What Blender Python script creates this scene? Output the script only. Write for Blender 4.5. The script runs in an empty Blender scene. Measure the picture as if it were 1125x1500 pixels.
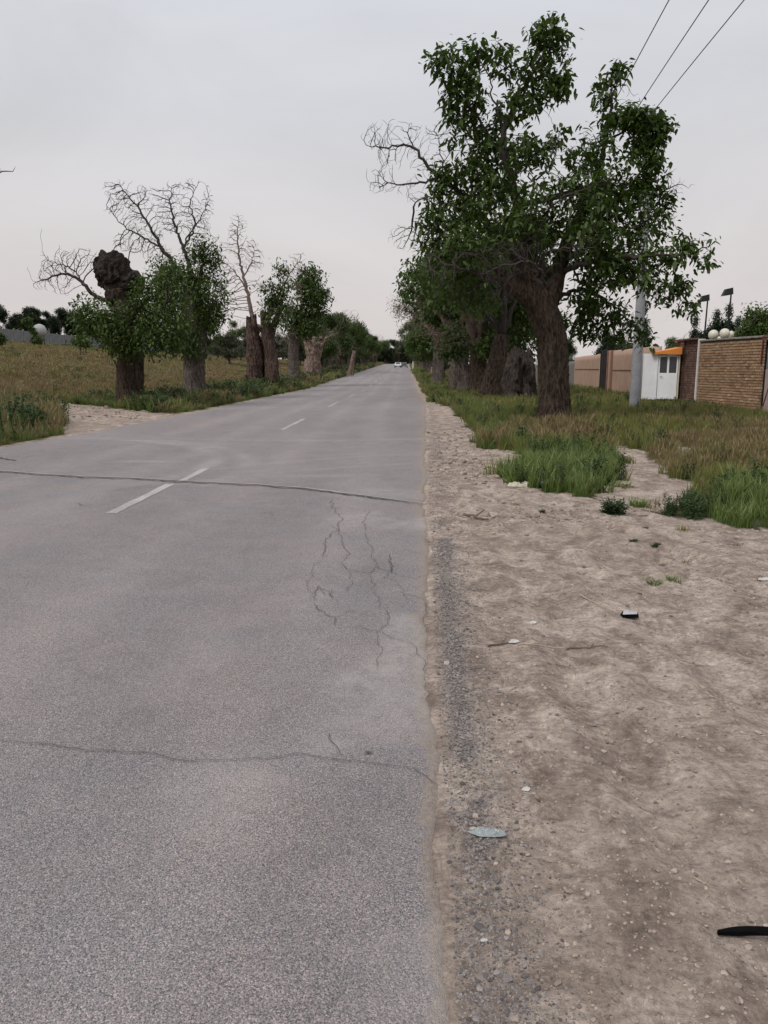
import bpy, math, random
import numpy as np
from mathutils import Vector, noise as mn

# ------------------------------------------------------------------ camera
F = 1129.0; CX = 562.5; CY = 750.0; EYE = 1.6
PITCH = math.atan(209 / F); YAW = math.atan(29.5 * math.cos(PITCH) / F)
S = bpy.context.scene
COL = S.collection
cam_d = bpy.data.cameras.new('camera')
cam = bpy.data.objects.new('camera', cam_d); COL.objects.link(cam)
cam_d.sensor_fit = 'VERTICAL'; cam_d.sensor_height = 36; cam_d.lens = F / 1500 * 36
cam_d.clip_start = 0.05; cam_d.clip_end = 4000
cam.location = (0, 0, EYE); cam.rotation_euler = (math.pi / 2 - PITCH, 0, YAW)
S.camera = cam

# ------------------------------------------------------------------ light
S.view_settings.view_transform = 'Standard'
S.view_settings.look = 'None'
S.view_settings.exposure = 0.12
S.view_settings.gamma = 1.0
S.view_settings.use_curve_mapping = False
SUN_EL, SUN_AZ = math.radians(50), math.radians(-132)
W = bpy.data.worlds.new('World'); S.world = W; W.use_nodes = True
wn = W.node_tree; wn.nodes.clear()


def N(nt, t, ins=None, **props):
    n = nt.nodes.new(t)
    for k, v in props.items():
        setattr(n, k, v)
    for k, v in (ins or {}).items():
        s = n.inputs[k]
        if isinstance(v, bpy.types.NodeSocket):
            nt.links.new(v, s)
        else:
            s.default_value = v
    return n


def ramp(nt, fac, stops, interp='LINEAR'):
    n = nt.nodes.new('ShaderNodeValToRGB'); nt.links.new(fac, n.inputs[0])
    cr = n.color_ramp; cr.interpolation = interp
    while len(cr.elements) < len(stops):
        cr.elements.new(0.5)
    for e, (p, c) in zip(cr.elements, stops):
        e.position = p
        e.color = (c, c, c, 1) if not hasattr(c, '__len__') else (*c, 1)
    return n.outputs[0]


def mix(nt, fac, a, b, mode='MIX'):
    n = nt.nodes.new('ShaderNodeMix'); n.data_type = 'RGBA'; n.blend_type = mode
    for i, v in ((0, fac), (6, a), (7, b)):
        s = n.inputs[i]
        if isinstance(v, bpy.types.NodeSocket):
            nt.links.new(v, s)
        elif i == 0:
            s.default_value = v
        else:
            s.default_value = (v, v, v, 1) if not hasattr(v, '__len__') else (*v, 1)
    return n.outputs[2]


def mth(nt, op, a, b=0.0, clamp=False):
    n = nt.nodes.new('ShaderNodeMath'); n.operation = op; n.use_clamp = clamp
    for i, v in ((0, a), (1, b)):
        if isinstance(v, bpy.types.NodeSocket):
            nt.links.new(v, n.inputs[i])
        else:
            n.inputs[i].default_value = v
    return n.outputs[0]


def noi(nt, vec, scale, detail=4, rough=0.55, dist=0.0):
    return N(nt, 'ShaderNodeTexNoise', {'Vector': vec, 'Scale': scale, 'Detail': detail, 'Roughness': rough, 'Distortion': dist}).outputs


sky = N(wn, 'ShaderNodeTexSky', sky_type='NISHITA')
sky.sun_disc = False; sky.sun_elevation = SUN_EL; sky.sun_rotation = SUN_AZ
sky.dust_density = 3.0
tc = N(wn, 'ShaderNodeTexCoord').outputs['Generated']
sep = N(wn, 'ShaderNodeSeparateXYZ', {0: tc})
up = sep.outputs[2]
cloud = ramp(wn, up, [(0.0, (.655, .605, .59)), (0.14, (.625, .595, .595)), (0.27, (.60, .60, .625)), (0.40, (.64, .655, .70)), (1.0, (.98, .99, 1.03))])
mp = N(wn, 'ShaderNodeMapping', {'Vector': tc, 'Scale': (1.0, 1.0, 2.6)}).outputs[0]
cn = noi(wn, mp, 1.9, 6, .55, .5)['Fac']
cl2 = ramp(wn, cn, [(0.3, .90), (0.7, 1.06)])
cloudc = mix(wn, 1.0, cloud, cl2, 'MULTIPLY')
b1 = N(wn, 'ShaderNodeBackground', {'Color': sky.outputs[0], 'Strength': 0.08})
b2 = N(wn, 'ShaderNodeBackground', {'Color': cloudc, 'Strength': 1.03})
ms = N(wn, 'ShaderNodeMixShader', {0: 0.96, 1: b1.outputs[0], 2: b2.outputs[0]})
wo = N(wn, 'ShaderNodeOutputWorld', {'Surface': ms.outputs[0]})

sd = bpy.data.lights.new('sun', 'SUN'); sun = bpy.data.objects.new('sun', sd); COL.objects.link(sun)
sd.energy = 1.5; sd.angle = math.radians(24); sd.color = (1.0, .95, .90)
sv = Vector((math.cos(SUN_EL) * math.sin(SUN_AZ), math.cos(SUN_EL) * math.cos(SUN_AZ), math.sin(SUN_EL)))
sun.rotation_euler = (sv).to_track_quat('Z', 'Y').to_euler()

S.render.engine = 'CYCLES'
S.cycles.max_bounces = 6; S.cycles.transparent_max_bounces = 6
S.cycles.use_denoising = True

# ------------------------------------------------------------------ numbers
R = np.random.default_rng(7)
random.seed(7)


def ray(px, py):
    x, y, z = (px - CX) / F, (CY - py) / F, -1.0
    a = math.pi / 2 - PITCH
    Y, Z = y * math.cos(a) - z * math.sin(a), y * math.sin(a) + z * math.cos(a)
    c, s = math.cos(YAW), math.sin(YAW)
    return np.array([x * c - Y * s, x * s + Y * c, Z])


def G(px, py, z=0.0):
    d = ray(px, py); t = (z - EYE) / d[2]
    return np.array([0, 0, EYE]) + d * t


def AY(px, py, Y):
    d = ray(px, py)
    return np.array([0, 0, EYE]) + d * (Y / d[1])


def hash3(ix, iy, iz, seed):
    h = (ix.astype(np.int64) * 374761393 + iy.astype(np.int64) * 668265263 + iz.astype(np.int64) * 2147483647 + seed * 974634777)
    h = (h ^ (h >> 13)) * 1274126177
    h = h & 0x7fffffffffff
    h = (h ^ (h >> 16)) * 2246822519
    return ((h >> 8) & 0xffff) / 65535.0


def vn(x, y, z=0.0, seed=0):
    x, y, z = np.broadcast_arrays(np.asarray(x, float), np.asarray(y, float), np.asarray(z, float))
    fx, fy, fz = np.floor(x), np.floor(y), np.floor(z)
    u, v, w = x - fx, y - fy, z - fz
    u, v, w = u * u * (3 - 2 * u), v * v * (3 - 2 * v), w * w * (3 - 2 * w)
    out = 0
    for a in (0, 1):
        for b in (0, 1):
            for c in (0, 1):
                out = out + (u if a else 1 - u) * (v if b else 1 - v) * (w if c else 1 - w) * hash3(fx + a, fy + b, fz + c, seed)
    return out * 2 - 1


def fbm(x, y, z=0.0, o=4, seed=0, g=.5):
    s = 0; a = 1; t = 0
    for i in range(o):
        s = s + a * vn(np.asarray(x) * 2 ** i, np.asarray(y) * 2 ** i, np.asarray(z) * 2 ** i, seed + i); t += a; a *= g
    return s / t


def sst(a, b, x):
    t = np.clip((np.asarray(x, float) - a) / (b - a), 0, 1); return t * t * (3 - 2 * t)


def inpoly(x, y, poly):
    x = np.asarray(x, float); y = np.asarray(y, float)
    r = np.zeros(np.broadcast(x, y).shape, bool); n = len(poly)
    for i in range(n):
        x1, y1 = poly[i][:2]; x2, y2 = poly[(i + 1) % n][:2]
        if y1 == y2:
            continue
        c = ((y1 > y) != (y2 > y)) & (x < (x2 - x1) * (y - y1) / (y2 - y1) + x1)
        r ^= c
    return r


def GP(pts):
    return [tuple(G(*p)[:2]) for p in pts]


def prof(y):
    y = np.asarray(y, float)
    return .0143 * np.maximum(0, np.minimum(y, 330) - 62) * sst(55, 85, y) + .004 * np.maximum(0, y - 330)


def EDGE_R(y):
    return np.interp(y, [-20, 1.6, 2.5, 3.8, 9.1, 16.9, 36.4, 51.6, 70, 267, 2000], [.09, .11, .13, .15, .28, .50, 1.03, 1.0, 1.1, 1.5, 4])


def EDGE_L(y):
    return np.interp(y, [-20, 10, 16, 21, 31, 54, 200, 2000], [-8.6, -8.5, -8.44, -8.26, -8.04, -8.1, -8.3, -9])


def terr(x, y):
    """Height of the land away from the fine relief."""
    x = np.asarray(x, float); y = np.asarray(y, float)
    xl = -x
    z = prof(y)
    z = z * (1 - sst(14, 58, xl))
    z = z + .115 * np.clip(xl - 14, 0, 50) + .38 * sst(9, 13, xl) * sst(30, 50, y)
    z = z + .10 * sst(1.5, 5, x) * sst(10, 20, y)
    return z


# --- ground cover zones (ground positions of what the photograph shows)
def HITXY(px, py):
    d = ray(px, py); t = np.linspace(3, 200, 6000); b = EYE + d[2] * t < terr(d[0] * t, d[1] * t); i = int(b.argmax())
    return (d[0] * t[i], d[1] * t[i])


P_PATCH = [HITXY(*q) for q in [(30, 588), (60, 588), (130, 594), (210, 603), (275, 608), (310, 613), (103, 648), (96, 628), (74, 606)]]
P_CLA = GP([(738, 692), (755, 712), (800, 721), (880, 728), (904, 706), (896, 672), (830, 666), (762, 668)])
P_CLB = GP([(1046, 760), (1125, 767), (1290, 780), (1290, 700), (1125, 696), (1062, 722)])
P_WEED = GP([(952, 754), (1046, 763), (1060, 742), (990, 738), (960, 742)])
P_SAND = GP([(884, 728), (900, 704), (893, 672), (882, 660), (902, 654), (945, 664), (968, 688), (1014, 712), (1004, 736), (960, 745), (900, 752)])
P_STREAK = GP([(974, 655), (1040, 668), (1050, 682), (1000, 677)])
P_DRYA = GP([(715, 655), (905, 655), (860, 628), (745, 622)])
P_DRYB = GP([(950, 690), (1125, 705), (1300, 712), (1300, 640), (1125, 632), (955, 650)])


def RB(y):   # inner edge of the growth on the right
    return np.interp(y, [7.9, 8.15, 8.8, 9.9, 10.5, 12.3, 13.2, 15, 16.1, 19, 23.4, 30, 37.9, 39, 42, 60, 400],
                     [9.0, 4.0, 2.9, 2.55, 1.75, 1.65, 2.3, 2.2, 1.45, 1.7, 1.85, 1.95, 1.75, 1.2, 1.5, 1.5, 2.4])


def bigmask(x, y):
    """growth density 0..1, dryness 0..1, tall 0..1"""
    x = np.asarray(x, float); y = np.asarray(y, float)
    jx = fbm(x * 1.7, y * 1.7, 0, 3, 51) * .35; jy = fbm(x * 1.7, y * 1.7, 5, 3, 57) * .5
    X = x + jx; Y = y + jy
    right = (X > RB(Y)) & (Y > 8.0)
    right &= ~inpoly(X, Y, P_SAND); right &= ~inpoly(X, Y, P_STREAK)
    X2 = X + .16 * fbm(x * 6, y * 6, 0, 2, 52); Y2 = Y + .3 * fbm(x * 6, y * 6, 3, 2, 53)
    right |= inpoly(X2, Y2, P_CLA) | inpoly(X2, Y2, P_CLB) | inpoly(X2, Y2, P_WEED)
    left = (x + jx * .5 < EDGE_L(y) - .12) & ~inpoly(X, Y, P_PATCH)
    dens = (right | left).astype(float)
    n1 = fbm(x * .35, y * .25, 0, 4, 11)
    dry = np.where(x > 0, sst(.0, .5, n1) * .4 + .06, sst(-.2, .3, n1) * .35 + .1)
    dry = np.where(inpoly(X, Y, P_DRYA), .72 + n1 * .4, dry)
    dry = np.where(inpoly(X, Y, P_DRYB), .85 + n1 * .3, dry)
    field = sst(10.6, 14.5, -x - 2.5 * (1 - sst(38, 48, y))) * sst(24, 34, y)
    far_green = sst(40, 52, -x)
    dry = np.where(x < 0, dry * (1 - field) + field * (.72 - .45 * far_green + .6 * n1), dry)
    dry = np.where(inpoly(X, Y, P_CLA), -.1, dry); dry = np.where(inpoly(X, Y, P_CLB), -.1, dry)
    tall = np.where(inpoly(X, Y, P_CLA), 1.0, 0) + np.where(inpoly(X, Y, P_CLB), 1.2, 0)
    return dens, np.clip(dry, 0, 1), tall


# ------------------------------------------------------------------ materials
def new_mat(name):
    m = bpy.data.materials.new(name); m.use_nodes = True
    nt = m.node_tree; nt.nodes.clear()
    out = nt.nodes.new('ShaderNodeOutputMaterial')
    return m, nt, out


def finish(nt, out, color, rough=.8, bump=None, bstr=.4, bdist=.01, metallic=0.0, spec=.3, **kw):
    b = nt.nodes.new('ShaderNodeBsdfPrincipled')
    for k, v in (('Base Color', color), ('Roughness', rough), ('Metallic', metallic), ('Specular IOR Level', spec)):
        if isinstance(v, bpy.types.NodeSocket):
            nt.links.new(v, b.inputs[k])
        elif k == 'Base Color':
            b.inputs[k].default_value = (*v, 1)
        else:
            b.inputs[k].default_value = v
    for k, v in kw.items():
        b.inputs[k.replace('_', ' ')].default_value = v
    if bump is not None:
        bn = N(nt, 'ShaderNodeBump', {'Height': bump, 'Strength': bstr, 'Distance': bdist})
        nt.links.new(bn.outputs[0], b.inputs['Normal'])
    nt.links.new(b.outputs[0], out.inputs[0])
    return b


def obj_co(nt):
    return N(nt, 'ShaderNodeTexCoord').outputs['Object']


def m_plain(name, col, rough=.6, var=.25, scale=6.0, metallic=0.0, spec=.4, bump=.2, stretch=None):
    m, nt, out = new_mat(name)
    co = obj_co(nt)
    if stretch:
        co = N(nt, 'ShaderNodeMapping', {'Vector': co, 'Scale': stretch}).outputs[0]
    n = noi(nt, co, scale, 6, .6)['Fac']
    n2 = noi(nt, co, scale * 6, 3, .6)['Fac']
    f = ramp(nt, n, [(.3, 1 - var), (.7, 1 + var * .6)])
    f2 = ramp(nt, n2, [(.3, 1 - var * .5), (.7, 1 + var * .4)])
    c = mix(nt, 1, mix(nt, 1, col, f, 'MULTIPLY'), f2, 'MULTIPLY')
    finish(nt, out, c, rough, n2, bump, .01, metallic, spec)
    return m


def m_asphalt():
    m, nt, out = new_mat('asphalt')
    co = obj_co(nt)
    big = noi(nt, N(nt, 'ShaderNodeMapping', {'Vector': co, 'Scale': (1, .35, 1)}).outputs[0], .55, 5, .6, .4)['Fac']
    mid = noi(nt, co, 3.2, 5, .65)['Fac']
    base = mix(nt, ramp(nt, big, [(.36, 0), (.64, 1)]), (.228, .206, .208), (.296, .269, .270))
    base = mix(nt, ramp(nt, mid, [(.35, .0), (.7, .6)]), base, (.335, .300, .290))
    blue = noi(nt, co, 1.3, 3, .5)['Fac']
    base = mix(nt, ramp(nt, blue, [(.45, 0), (.7, .45)]), base, (.225, .228, .245))
    pk = noi(nt, co, .8, 6, .65, .8)['Fac']
    base = mix(nt, ramp(nt, pk, [(.48, 0), (.66, .35)]), base, (.315, .268, .256))
    stn = noi(nt, N(nt, 'ShaderNodeMapping', {'Vector': co, 'Location': (7, 3, 0), 'Scale': (1.4, .5, 1)}).outputs[0], 1.1, 6, .7, .6)['Fac']
    base = mix(nt, ramp(nt, stn, [(.56, 0), (.72, .3)]), base, (.150, .140, .142))
    # stones
    vo = N(nt, 'ShaderNodeTexVoronoi', {'Vector': co, 'Scale': 225.0, 'Randomness': 1.0})
    bw = N(nt, 'ShaderNodeSeparateColor', {0: vo.outputs['Color']})
    st = ramp(nt, bw.outputs[0], [(0, .5), (.35, .86), (.8, 1.1), (1, 1.6)])
    tint = mix(nt, .12, (1, 1, 1), vo.outputs['Color'])
    base = mix(nt, 1, mix(nt, 1, base, st, 'MULTIPLY'), mix(nt, 1, tint, 1.06, 'MULTIPLY'), 'MULTIPLY')
    pits = noi(nt, co, 160, 3, .65)['Fac']
    base = mix(nt, ramp(nt, pits, [(.545, 0), (.63, .75)]), base, (.045, .042, .045))
    # tyre polish and pale scuffs that sweep in from the side track
    sx = N(nt, 'ShaderNodeSeparateXYZ', {0: co})
    dust = N(nt, 'ShaderNodeAttribute', attribute_name='dust').outputs['Fac']
    dn = noi(nt, co, 5.0, 6, .7, .3)['Fac']
    df = mth(nt, 'ADD', mth(nt, 'MULTIPLY', dust, 1.5), mth(nt, 'SUBTRACT', mth(nt, 'MULTIPLY', dn, 2.4), 1.65), True)
    base = mix(nt, ramp(nt, df, [(.05, 0), (.5, .92)]), base, mix(nt, ramp(nt, noi(nt, co, 60, 4, .7)['Fac'], [(.3, 0), (.7, 1)]), (.22, .18, .15), (.37, .31, .265)))
    base = mix(nt, N(nt, 'ShaderNodeAttribute', attribute_name='polish').outputs['Fac'], base, mix(nt, 1, base, (1.16, 1.15, 1.14), 'MULTIPLY'))
    scuff = N(nt, 'ShaderNodeAttribute', attribute_name='scuff').outputs['Fac']
    sn = noi(nt, co, 8, 5, .7)['Fac']
    base = mix(nt, mth(nt, 'MULTIPLY', scuff, ramp(nt, sn, [(.3, .1), (.65, .8)])), base, (.46, .42, .40))
    h = mth(nt, 'ADD', mth(nt, 'MULTIPLY', vo.outputs['Distance'], -1.0), mth(nt, 'MULTIPLY', pits, -1.2))
    finish(nt, out, base, .88, h, .8, .006, 0, .25)
    return m


def m_dirt():
    m, nt, out = new_mat('bare_earth')
    co = obj_co(nt)
    at = lambda n: N(nt, 'ShaderNodeAttribute', attribute_name=n).outputs['Fac']
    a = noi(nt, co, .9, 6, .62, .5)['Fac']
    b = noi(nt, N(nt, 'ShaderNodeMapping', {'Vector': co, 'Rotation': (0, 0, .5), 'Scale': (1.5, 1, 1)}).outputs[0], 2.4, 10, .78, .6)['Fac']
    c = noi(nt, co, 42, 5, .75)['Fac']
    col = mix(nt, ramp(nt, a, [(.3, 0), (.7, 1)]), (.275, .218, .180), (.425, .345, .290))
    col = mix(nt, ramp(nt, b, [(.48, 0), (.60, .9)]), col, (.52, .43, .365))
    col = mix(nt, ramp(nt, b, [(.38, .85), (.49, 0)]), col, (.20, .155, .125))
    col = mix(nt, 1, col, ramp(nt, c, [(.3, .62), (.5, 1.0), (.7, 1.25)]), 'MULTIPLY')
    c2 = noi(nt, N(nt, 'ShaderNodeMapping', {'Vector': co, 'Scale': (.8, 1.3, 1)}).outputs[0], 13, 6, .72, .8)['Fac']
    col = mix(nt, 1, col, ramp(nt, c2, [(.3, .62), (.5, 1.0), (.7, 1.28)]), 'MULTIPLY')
    vo = N(nt, 'ShaderNodeTexVoronoi', {'Vector': co, 'Scale': 55.0})
    peb = ramp(nt, vo.outputs['Distance'], [(.12, 1), (.28, 0)])
    pick = ramp(nt, N(nt, 'ShaderNodeSeparateColor', {0: vo.outputs['Color']}).outputs[0], [(.78, 0), (.82, 1)])
    col = mix(nt, mth(nt, 'MULTIPLY', peb, pick), col, ramp(nt, N(nt, 'ShaderNodeSeparateColor', {0: vo.outputs['Color']}).outputs[1], [(0, (.10, .085, .08)), (.5, (.27, .23, .20)), (1, (.48, .43, .39))]))
    # loose asphalt gravel strip
    gr = at('gravel'); gn = noi(nt, co, 6, 6, .7, .4)['Fac']
    gv = N(nt, 'ShaderNodeTexVoronoi', {'Vector': co, 'Scale': 95.0})
    gcol = mix(nt, 1, (.215, .190, .178), ramp(nt, N(nt, 'ShaderNodeSeparateColor', {0: gv.outputs['Color']}).outputs[1], [(0, .3), (.5, .95), (1, 2.1)]), 'MULTIPLY')
    gf = ramp(nt, mth(nt, 'ADD', gr, mth(nt, 'MULTIPLY', mth(nt, 'SUBTRACT', gn, .5), 1.8)), [(.30, 0), (.75, .88)])
    col = mix(nt, gf, col, gcol)
    # soil under growth
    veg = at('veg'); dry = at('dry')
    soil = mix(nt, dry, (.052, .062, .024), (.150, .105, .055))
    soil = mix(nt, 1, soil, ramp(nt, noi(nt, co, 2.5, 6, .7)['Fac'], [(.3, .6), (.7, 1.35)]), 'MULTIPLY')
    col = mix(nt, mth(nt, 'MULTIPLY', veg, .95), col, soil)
    col = mix(nt, mth(nt, 'MULTIPLY', at('churn'), ramp(nt, noi(nt, co, 5, 6, .75, .6)['Fac'], [(.35, .1), (.6, .9)])), col, mix(nt, ramp(nt, c2, [(.3, 0), (.7, 1)]), (.17, .13, .105), (.36, .285, .235)))
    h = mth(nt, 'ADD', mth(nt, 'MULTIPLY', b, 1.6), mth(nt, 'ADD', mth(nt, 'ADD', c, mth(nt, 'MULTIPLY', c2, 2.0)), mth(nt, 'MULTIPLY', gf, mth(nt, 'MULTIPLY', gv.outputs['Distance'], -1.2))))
    finish(nt, out, col, .95, h, .9, .018, 0, .12)
    return m


def m_bark(name, dark, light, gscale=1.0):
    m, nt, out = new_mat(name)
    co = N(nt, 'ShaderNodeMapping', {'Vector': obj_co(nt), 'Scale': (1, 1, .24)}).outputs[0]
    n = noi(nt, co, 14 * gscale, 7, .7, .6)['Fac']
    w = noi(nt, obj_co(nt), 1.6, 4, .6)['Fac']
    fine = noi(nt, co, 55 * gscale, 4, .7)['Fac']
    c = mix(nt, ramp(nt, n, [(.36, 0), (.62, 1)]), dark, light)
    c = mix(nt, 1, c, ramp(nt, w, [(.3, .7), (.7, 1.25)]), 'MULTIPLY')
    c = mix(nt, 1, c, ramp(nt, fine, [(.3, .7), (.7, 1.25)]), 'MULTIPLY')
    h = mth(nt, 'ADD', n, mth(nt, 'MULTIPLY', fine, .35))
    finish(nt, out, c, .92, h, .9, .03, 0, .15)
    return m


def m_leaf(name, ca, cb, cc, trans=.28, patch=.5, rough=.55):
    """leaf colours vary by leaf (tint) and softly over the plant"""
    m, nt, out = new_mat(name)
    t = N(nt, 'ShaderNodeAttribute', attribute_name='tint').outputs['Fac']
    w = noi(nt, obj_co(nt), patch, 3, .6)['Fac']
    c = mix(nt, t, ca, cb)
    c = mix(nt, ramp(nt, w, [(.42, 0), (.66, .75)]), c, cc)
    p = N(nt, 'ShaderNodeBsdfPrincipled', {'Base Color': c, 'Roughness': rough, 'Specular IOR Level': .25})
    tr = N(nt, 'ShaderNodeBsdfTranslucent', {'Color': mix(nt, 1, c, (1.1, 1.35, .6), 'MULTIPLY')})
    s = N(nt, 'ShaderNodeMixShader', {0: trans, 1: p.outputs[0], 2: tr.outputs[0]})
    nt.links.new(s.outputs[0], out.inputs[0])
    return m


def m_grass(name, ca, cb, tipc, patchc, root=.0):
    m, nt, out = new_mat(name)
    oi = N(nt, 'ShaderNodeObjectInfo').outputs['Random']
    t = N(nt, 'ShaderNodeAttribute', attribute_name='tint').outputs['Fac']
    hh = N(nt, 'ShaderNodeAttribute', attribute_name='along').outputs['Fac']
    pos = N(nt, 'ShaderNodeNewGeometry').outputs['Position']
    w = noi(nt, pos, .55, 4, .6)['Fac']
    c = mix(nt, mth(nt, 'MULTIPLY', mth(nt, 'ADD', oi, t), .5), ca, cb)
    c = mix(nt, ramp(nt, w, [(.45, 0), (.65, .8)]), c, patchc)
    c = mix(nt, mth(nt, 'MULTIPLY', mth(nt, 'MULTIPLY', hh, hh), mth(nt, 'MULTIPLY', t, .8)), c, tipc)
    p = N(nt, 'ShaderNodeBsdfPrincipled', {'Base Color': c, 'Roughness': .6, 'Specular IOR Level': .2})
    tr = N(nt, 'ShaderNodeBsdfTranslucent', {'Color': c})
    s = N(nt, 'ShaderNodeMixShader', {0: .25, 1: p.outputs[0], 2: tr.outputs[0]})
    nt.links.new(s.outputs[0], out.inputs[0])
    return m


def m_brick(name, cols, grime=.5):
    m, nt, out = new_mat(name)
    t = N(nt, 'ShaderNodeAttribute', attribute_name='tint').outputs['Fac']
    co = obj_co(nt)
    c = ramp(nt, t, [(0, cols[0]), (.4, cols[1]), (.75, cols[2]), (1, cols[3])])
    c = mix(nt, 1, c, ramp(nt, noi(nt, co, 30, 5, .7)['Fac'], [(.3, .7), (.7, 1.2)]), 'MULTIPLY')
    c = mix(nt, 1, c, ramp(nt, noi(nt, co, .8, 4, .6)['Fac'], [(.3, 1 - grime * .5), (.7, 1.1)]), 'MULTIPLY')
    finish(nt, out, c, .9, noi(nt, co, 60, 4, .7)['Fac'], .5, .006, 0, .15)
    return m


M = {}
M['asphalt'] = m_asphalt()
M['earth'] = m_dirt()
M['bark'] = m_bark('furrowed_bark', (.015, .011, .008), (.110, .080, .060))
M['bark_grey'] = m_bark('grey_bark', (.04, .032, .028), (.19, .155, .135))
M['bark_pale'] = m_bark('bare_pale_wood', (.20, .12, .075), (.44, .29, .19))
M['twig'] = m_plain('dark_twig_bark', (.055, .043, .038), .9, .3)
M['twig_pink'] = m_plain('dry_pinkish_twigs', (.20, .145, .12), .9, .3)
M['leaf'] = m_leaf('dark_leaf', (.030, .055, .013), (.092, .135, .034), (.062, .096, .025))
M['leaf_mid'] = m_leaf('mid_green_leaf', (.038, .064, .016), (.096, .138, .038), (.072, .106, .028))
M['leaf_far'] = m_leaf('hedge_leaf', (.030, .052, .014), (.070, .105, .028), (.078, .090, .040), patch=.25)
M['leaf_grey'] = m_leaf('greyish_leaf', (.055, .065, .040), (.105, .115, .070), (.080, .08, .055), patch=.3)
M['leaf_dark'] = m_leaf('evergreen_needles', (.010, .020, .008), (.026, .042, .016), (.018, .030, .014))
M['leaf_dry'] = m_leaf('dried_leaf', (.12, .075, .055), (.21, .15, .115), (.15, .11, .085), trans=.1)
M['grass'] = m_grass('green_grass', (.090, .115, .026), (.175, .205, .052), (.30, .29, .11), (.195, .185, .055))
M['grass_deep'] = m_grass('lush_grass', (.065, .105, .024), (.140, .200, .050), (.30, .34, .14), (.105, .160, .036))
M['dry'] = m_grass('dry_grass', (.130, .098, .044), (.235, .175, .090), (.33, .25, .14), (.145, .138, .050))
M['weed'] = m_grass('broad_weeds', (.028, .055, .018), (.065, .105, .032), (.09, .12, .05), (.035, .065, .022))
M['paint'] = None


# ------------------------------------------------------------------ mesh helpers
def mesh_np(name, V, Fs, mat, smooth=True, attrs=None):
    """V (n,3); Fs list of int arrays (m,k)"""
    me = bpy.data.meshes.new(name)
    V = np.asarray(V, np.float32)
    Fs = [np.asarray(f, np.int32) for f in Fs if len(f)]
    nl = sum(f.size for f in Fs); npoly = sum(len(f) for f in Fs)
    me.vertices.add(len(V)); me.vertices.foreach_set('co', V.ravel())
    me.loops.add(nl); me.polygons.add(npoly)
    me.loops.foreach_set('vertex_index', np.concatenate([f.ravel() for f in Fs]))
    tot = np.concatenate([np.full(len(f), f.shape[1], np.int32) for f in Fs])
    st = np.concatenate([[0], np.cumsum(tot)[:-1]]).astype(np.int32)
    me.polygons.foreach_set('loop_start', st); me.polygons.foreach_set('loop_total', tot)
    me.polygons.foreach_set('use_smooth', np.full(npoly, smooth))
    if mat is not None:
        me.materials.append(mat)
    for k, a in (attrs or {}).items():
        a = np.asarray(a, np.float32)
        at = me.attributes.new(k, 'FLOAT', 'POINT'); at.data.foreach_set('value', a)
    me.update(); me.validate()
    return me


def link(name, me, parent=None, loc=(0, 0, 0), rz=0.0):
    o = bpy.data.objects.new(name, me); COL.objects.link(o)
    o.location = loc; o.rotation_euler = (0, 0, rz)
    if parent is not None:
        o.parent = parent
    return o


def tag(o, label=None, cat=None, group=None, kind=None):
    if label: o['label'] = label
    if cat: o['category'] = cat
    if group: o['group'] = group
    if kind: o['kind'] = kind
    return o


def thing(name, label, cat, loc=(0, 0, 0), rz=0.0, group=None):
    return tag(link(name, None, None, loc, rz), label, cat, group)


def copy_tree(o, parent=None):
    c = o.copy(); COL.objects.link(c)
    if parent is not None:
        c.parent = parent
    for ch in list(o.children):
        copy_tree(ch, c)
    return c


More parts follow.
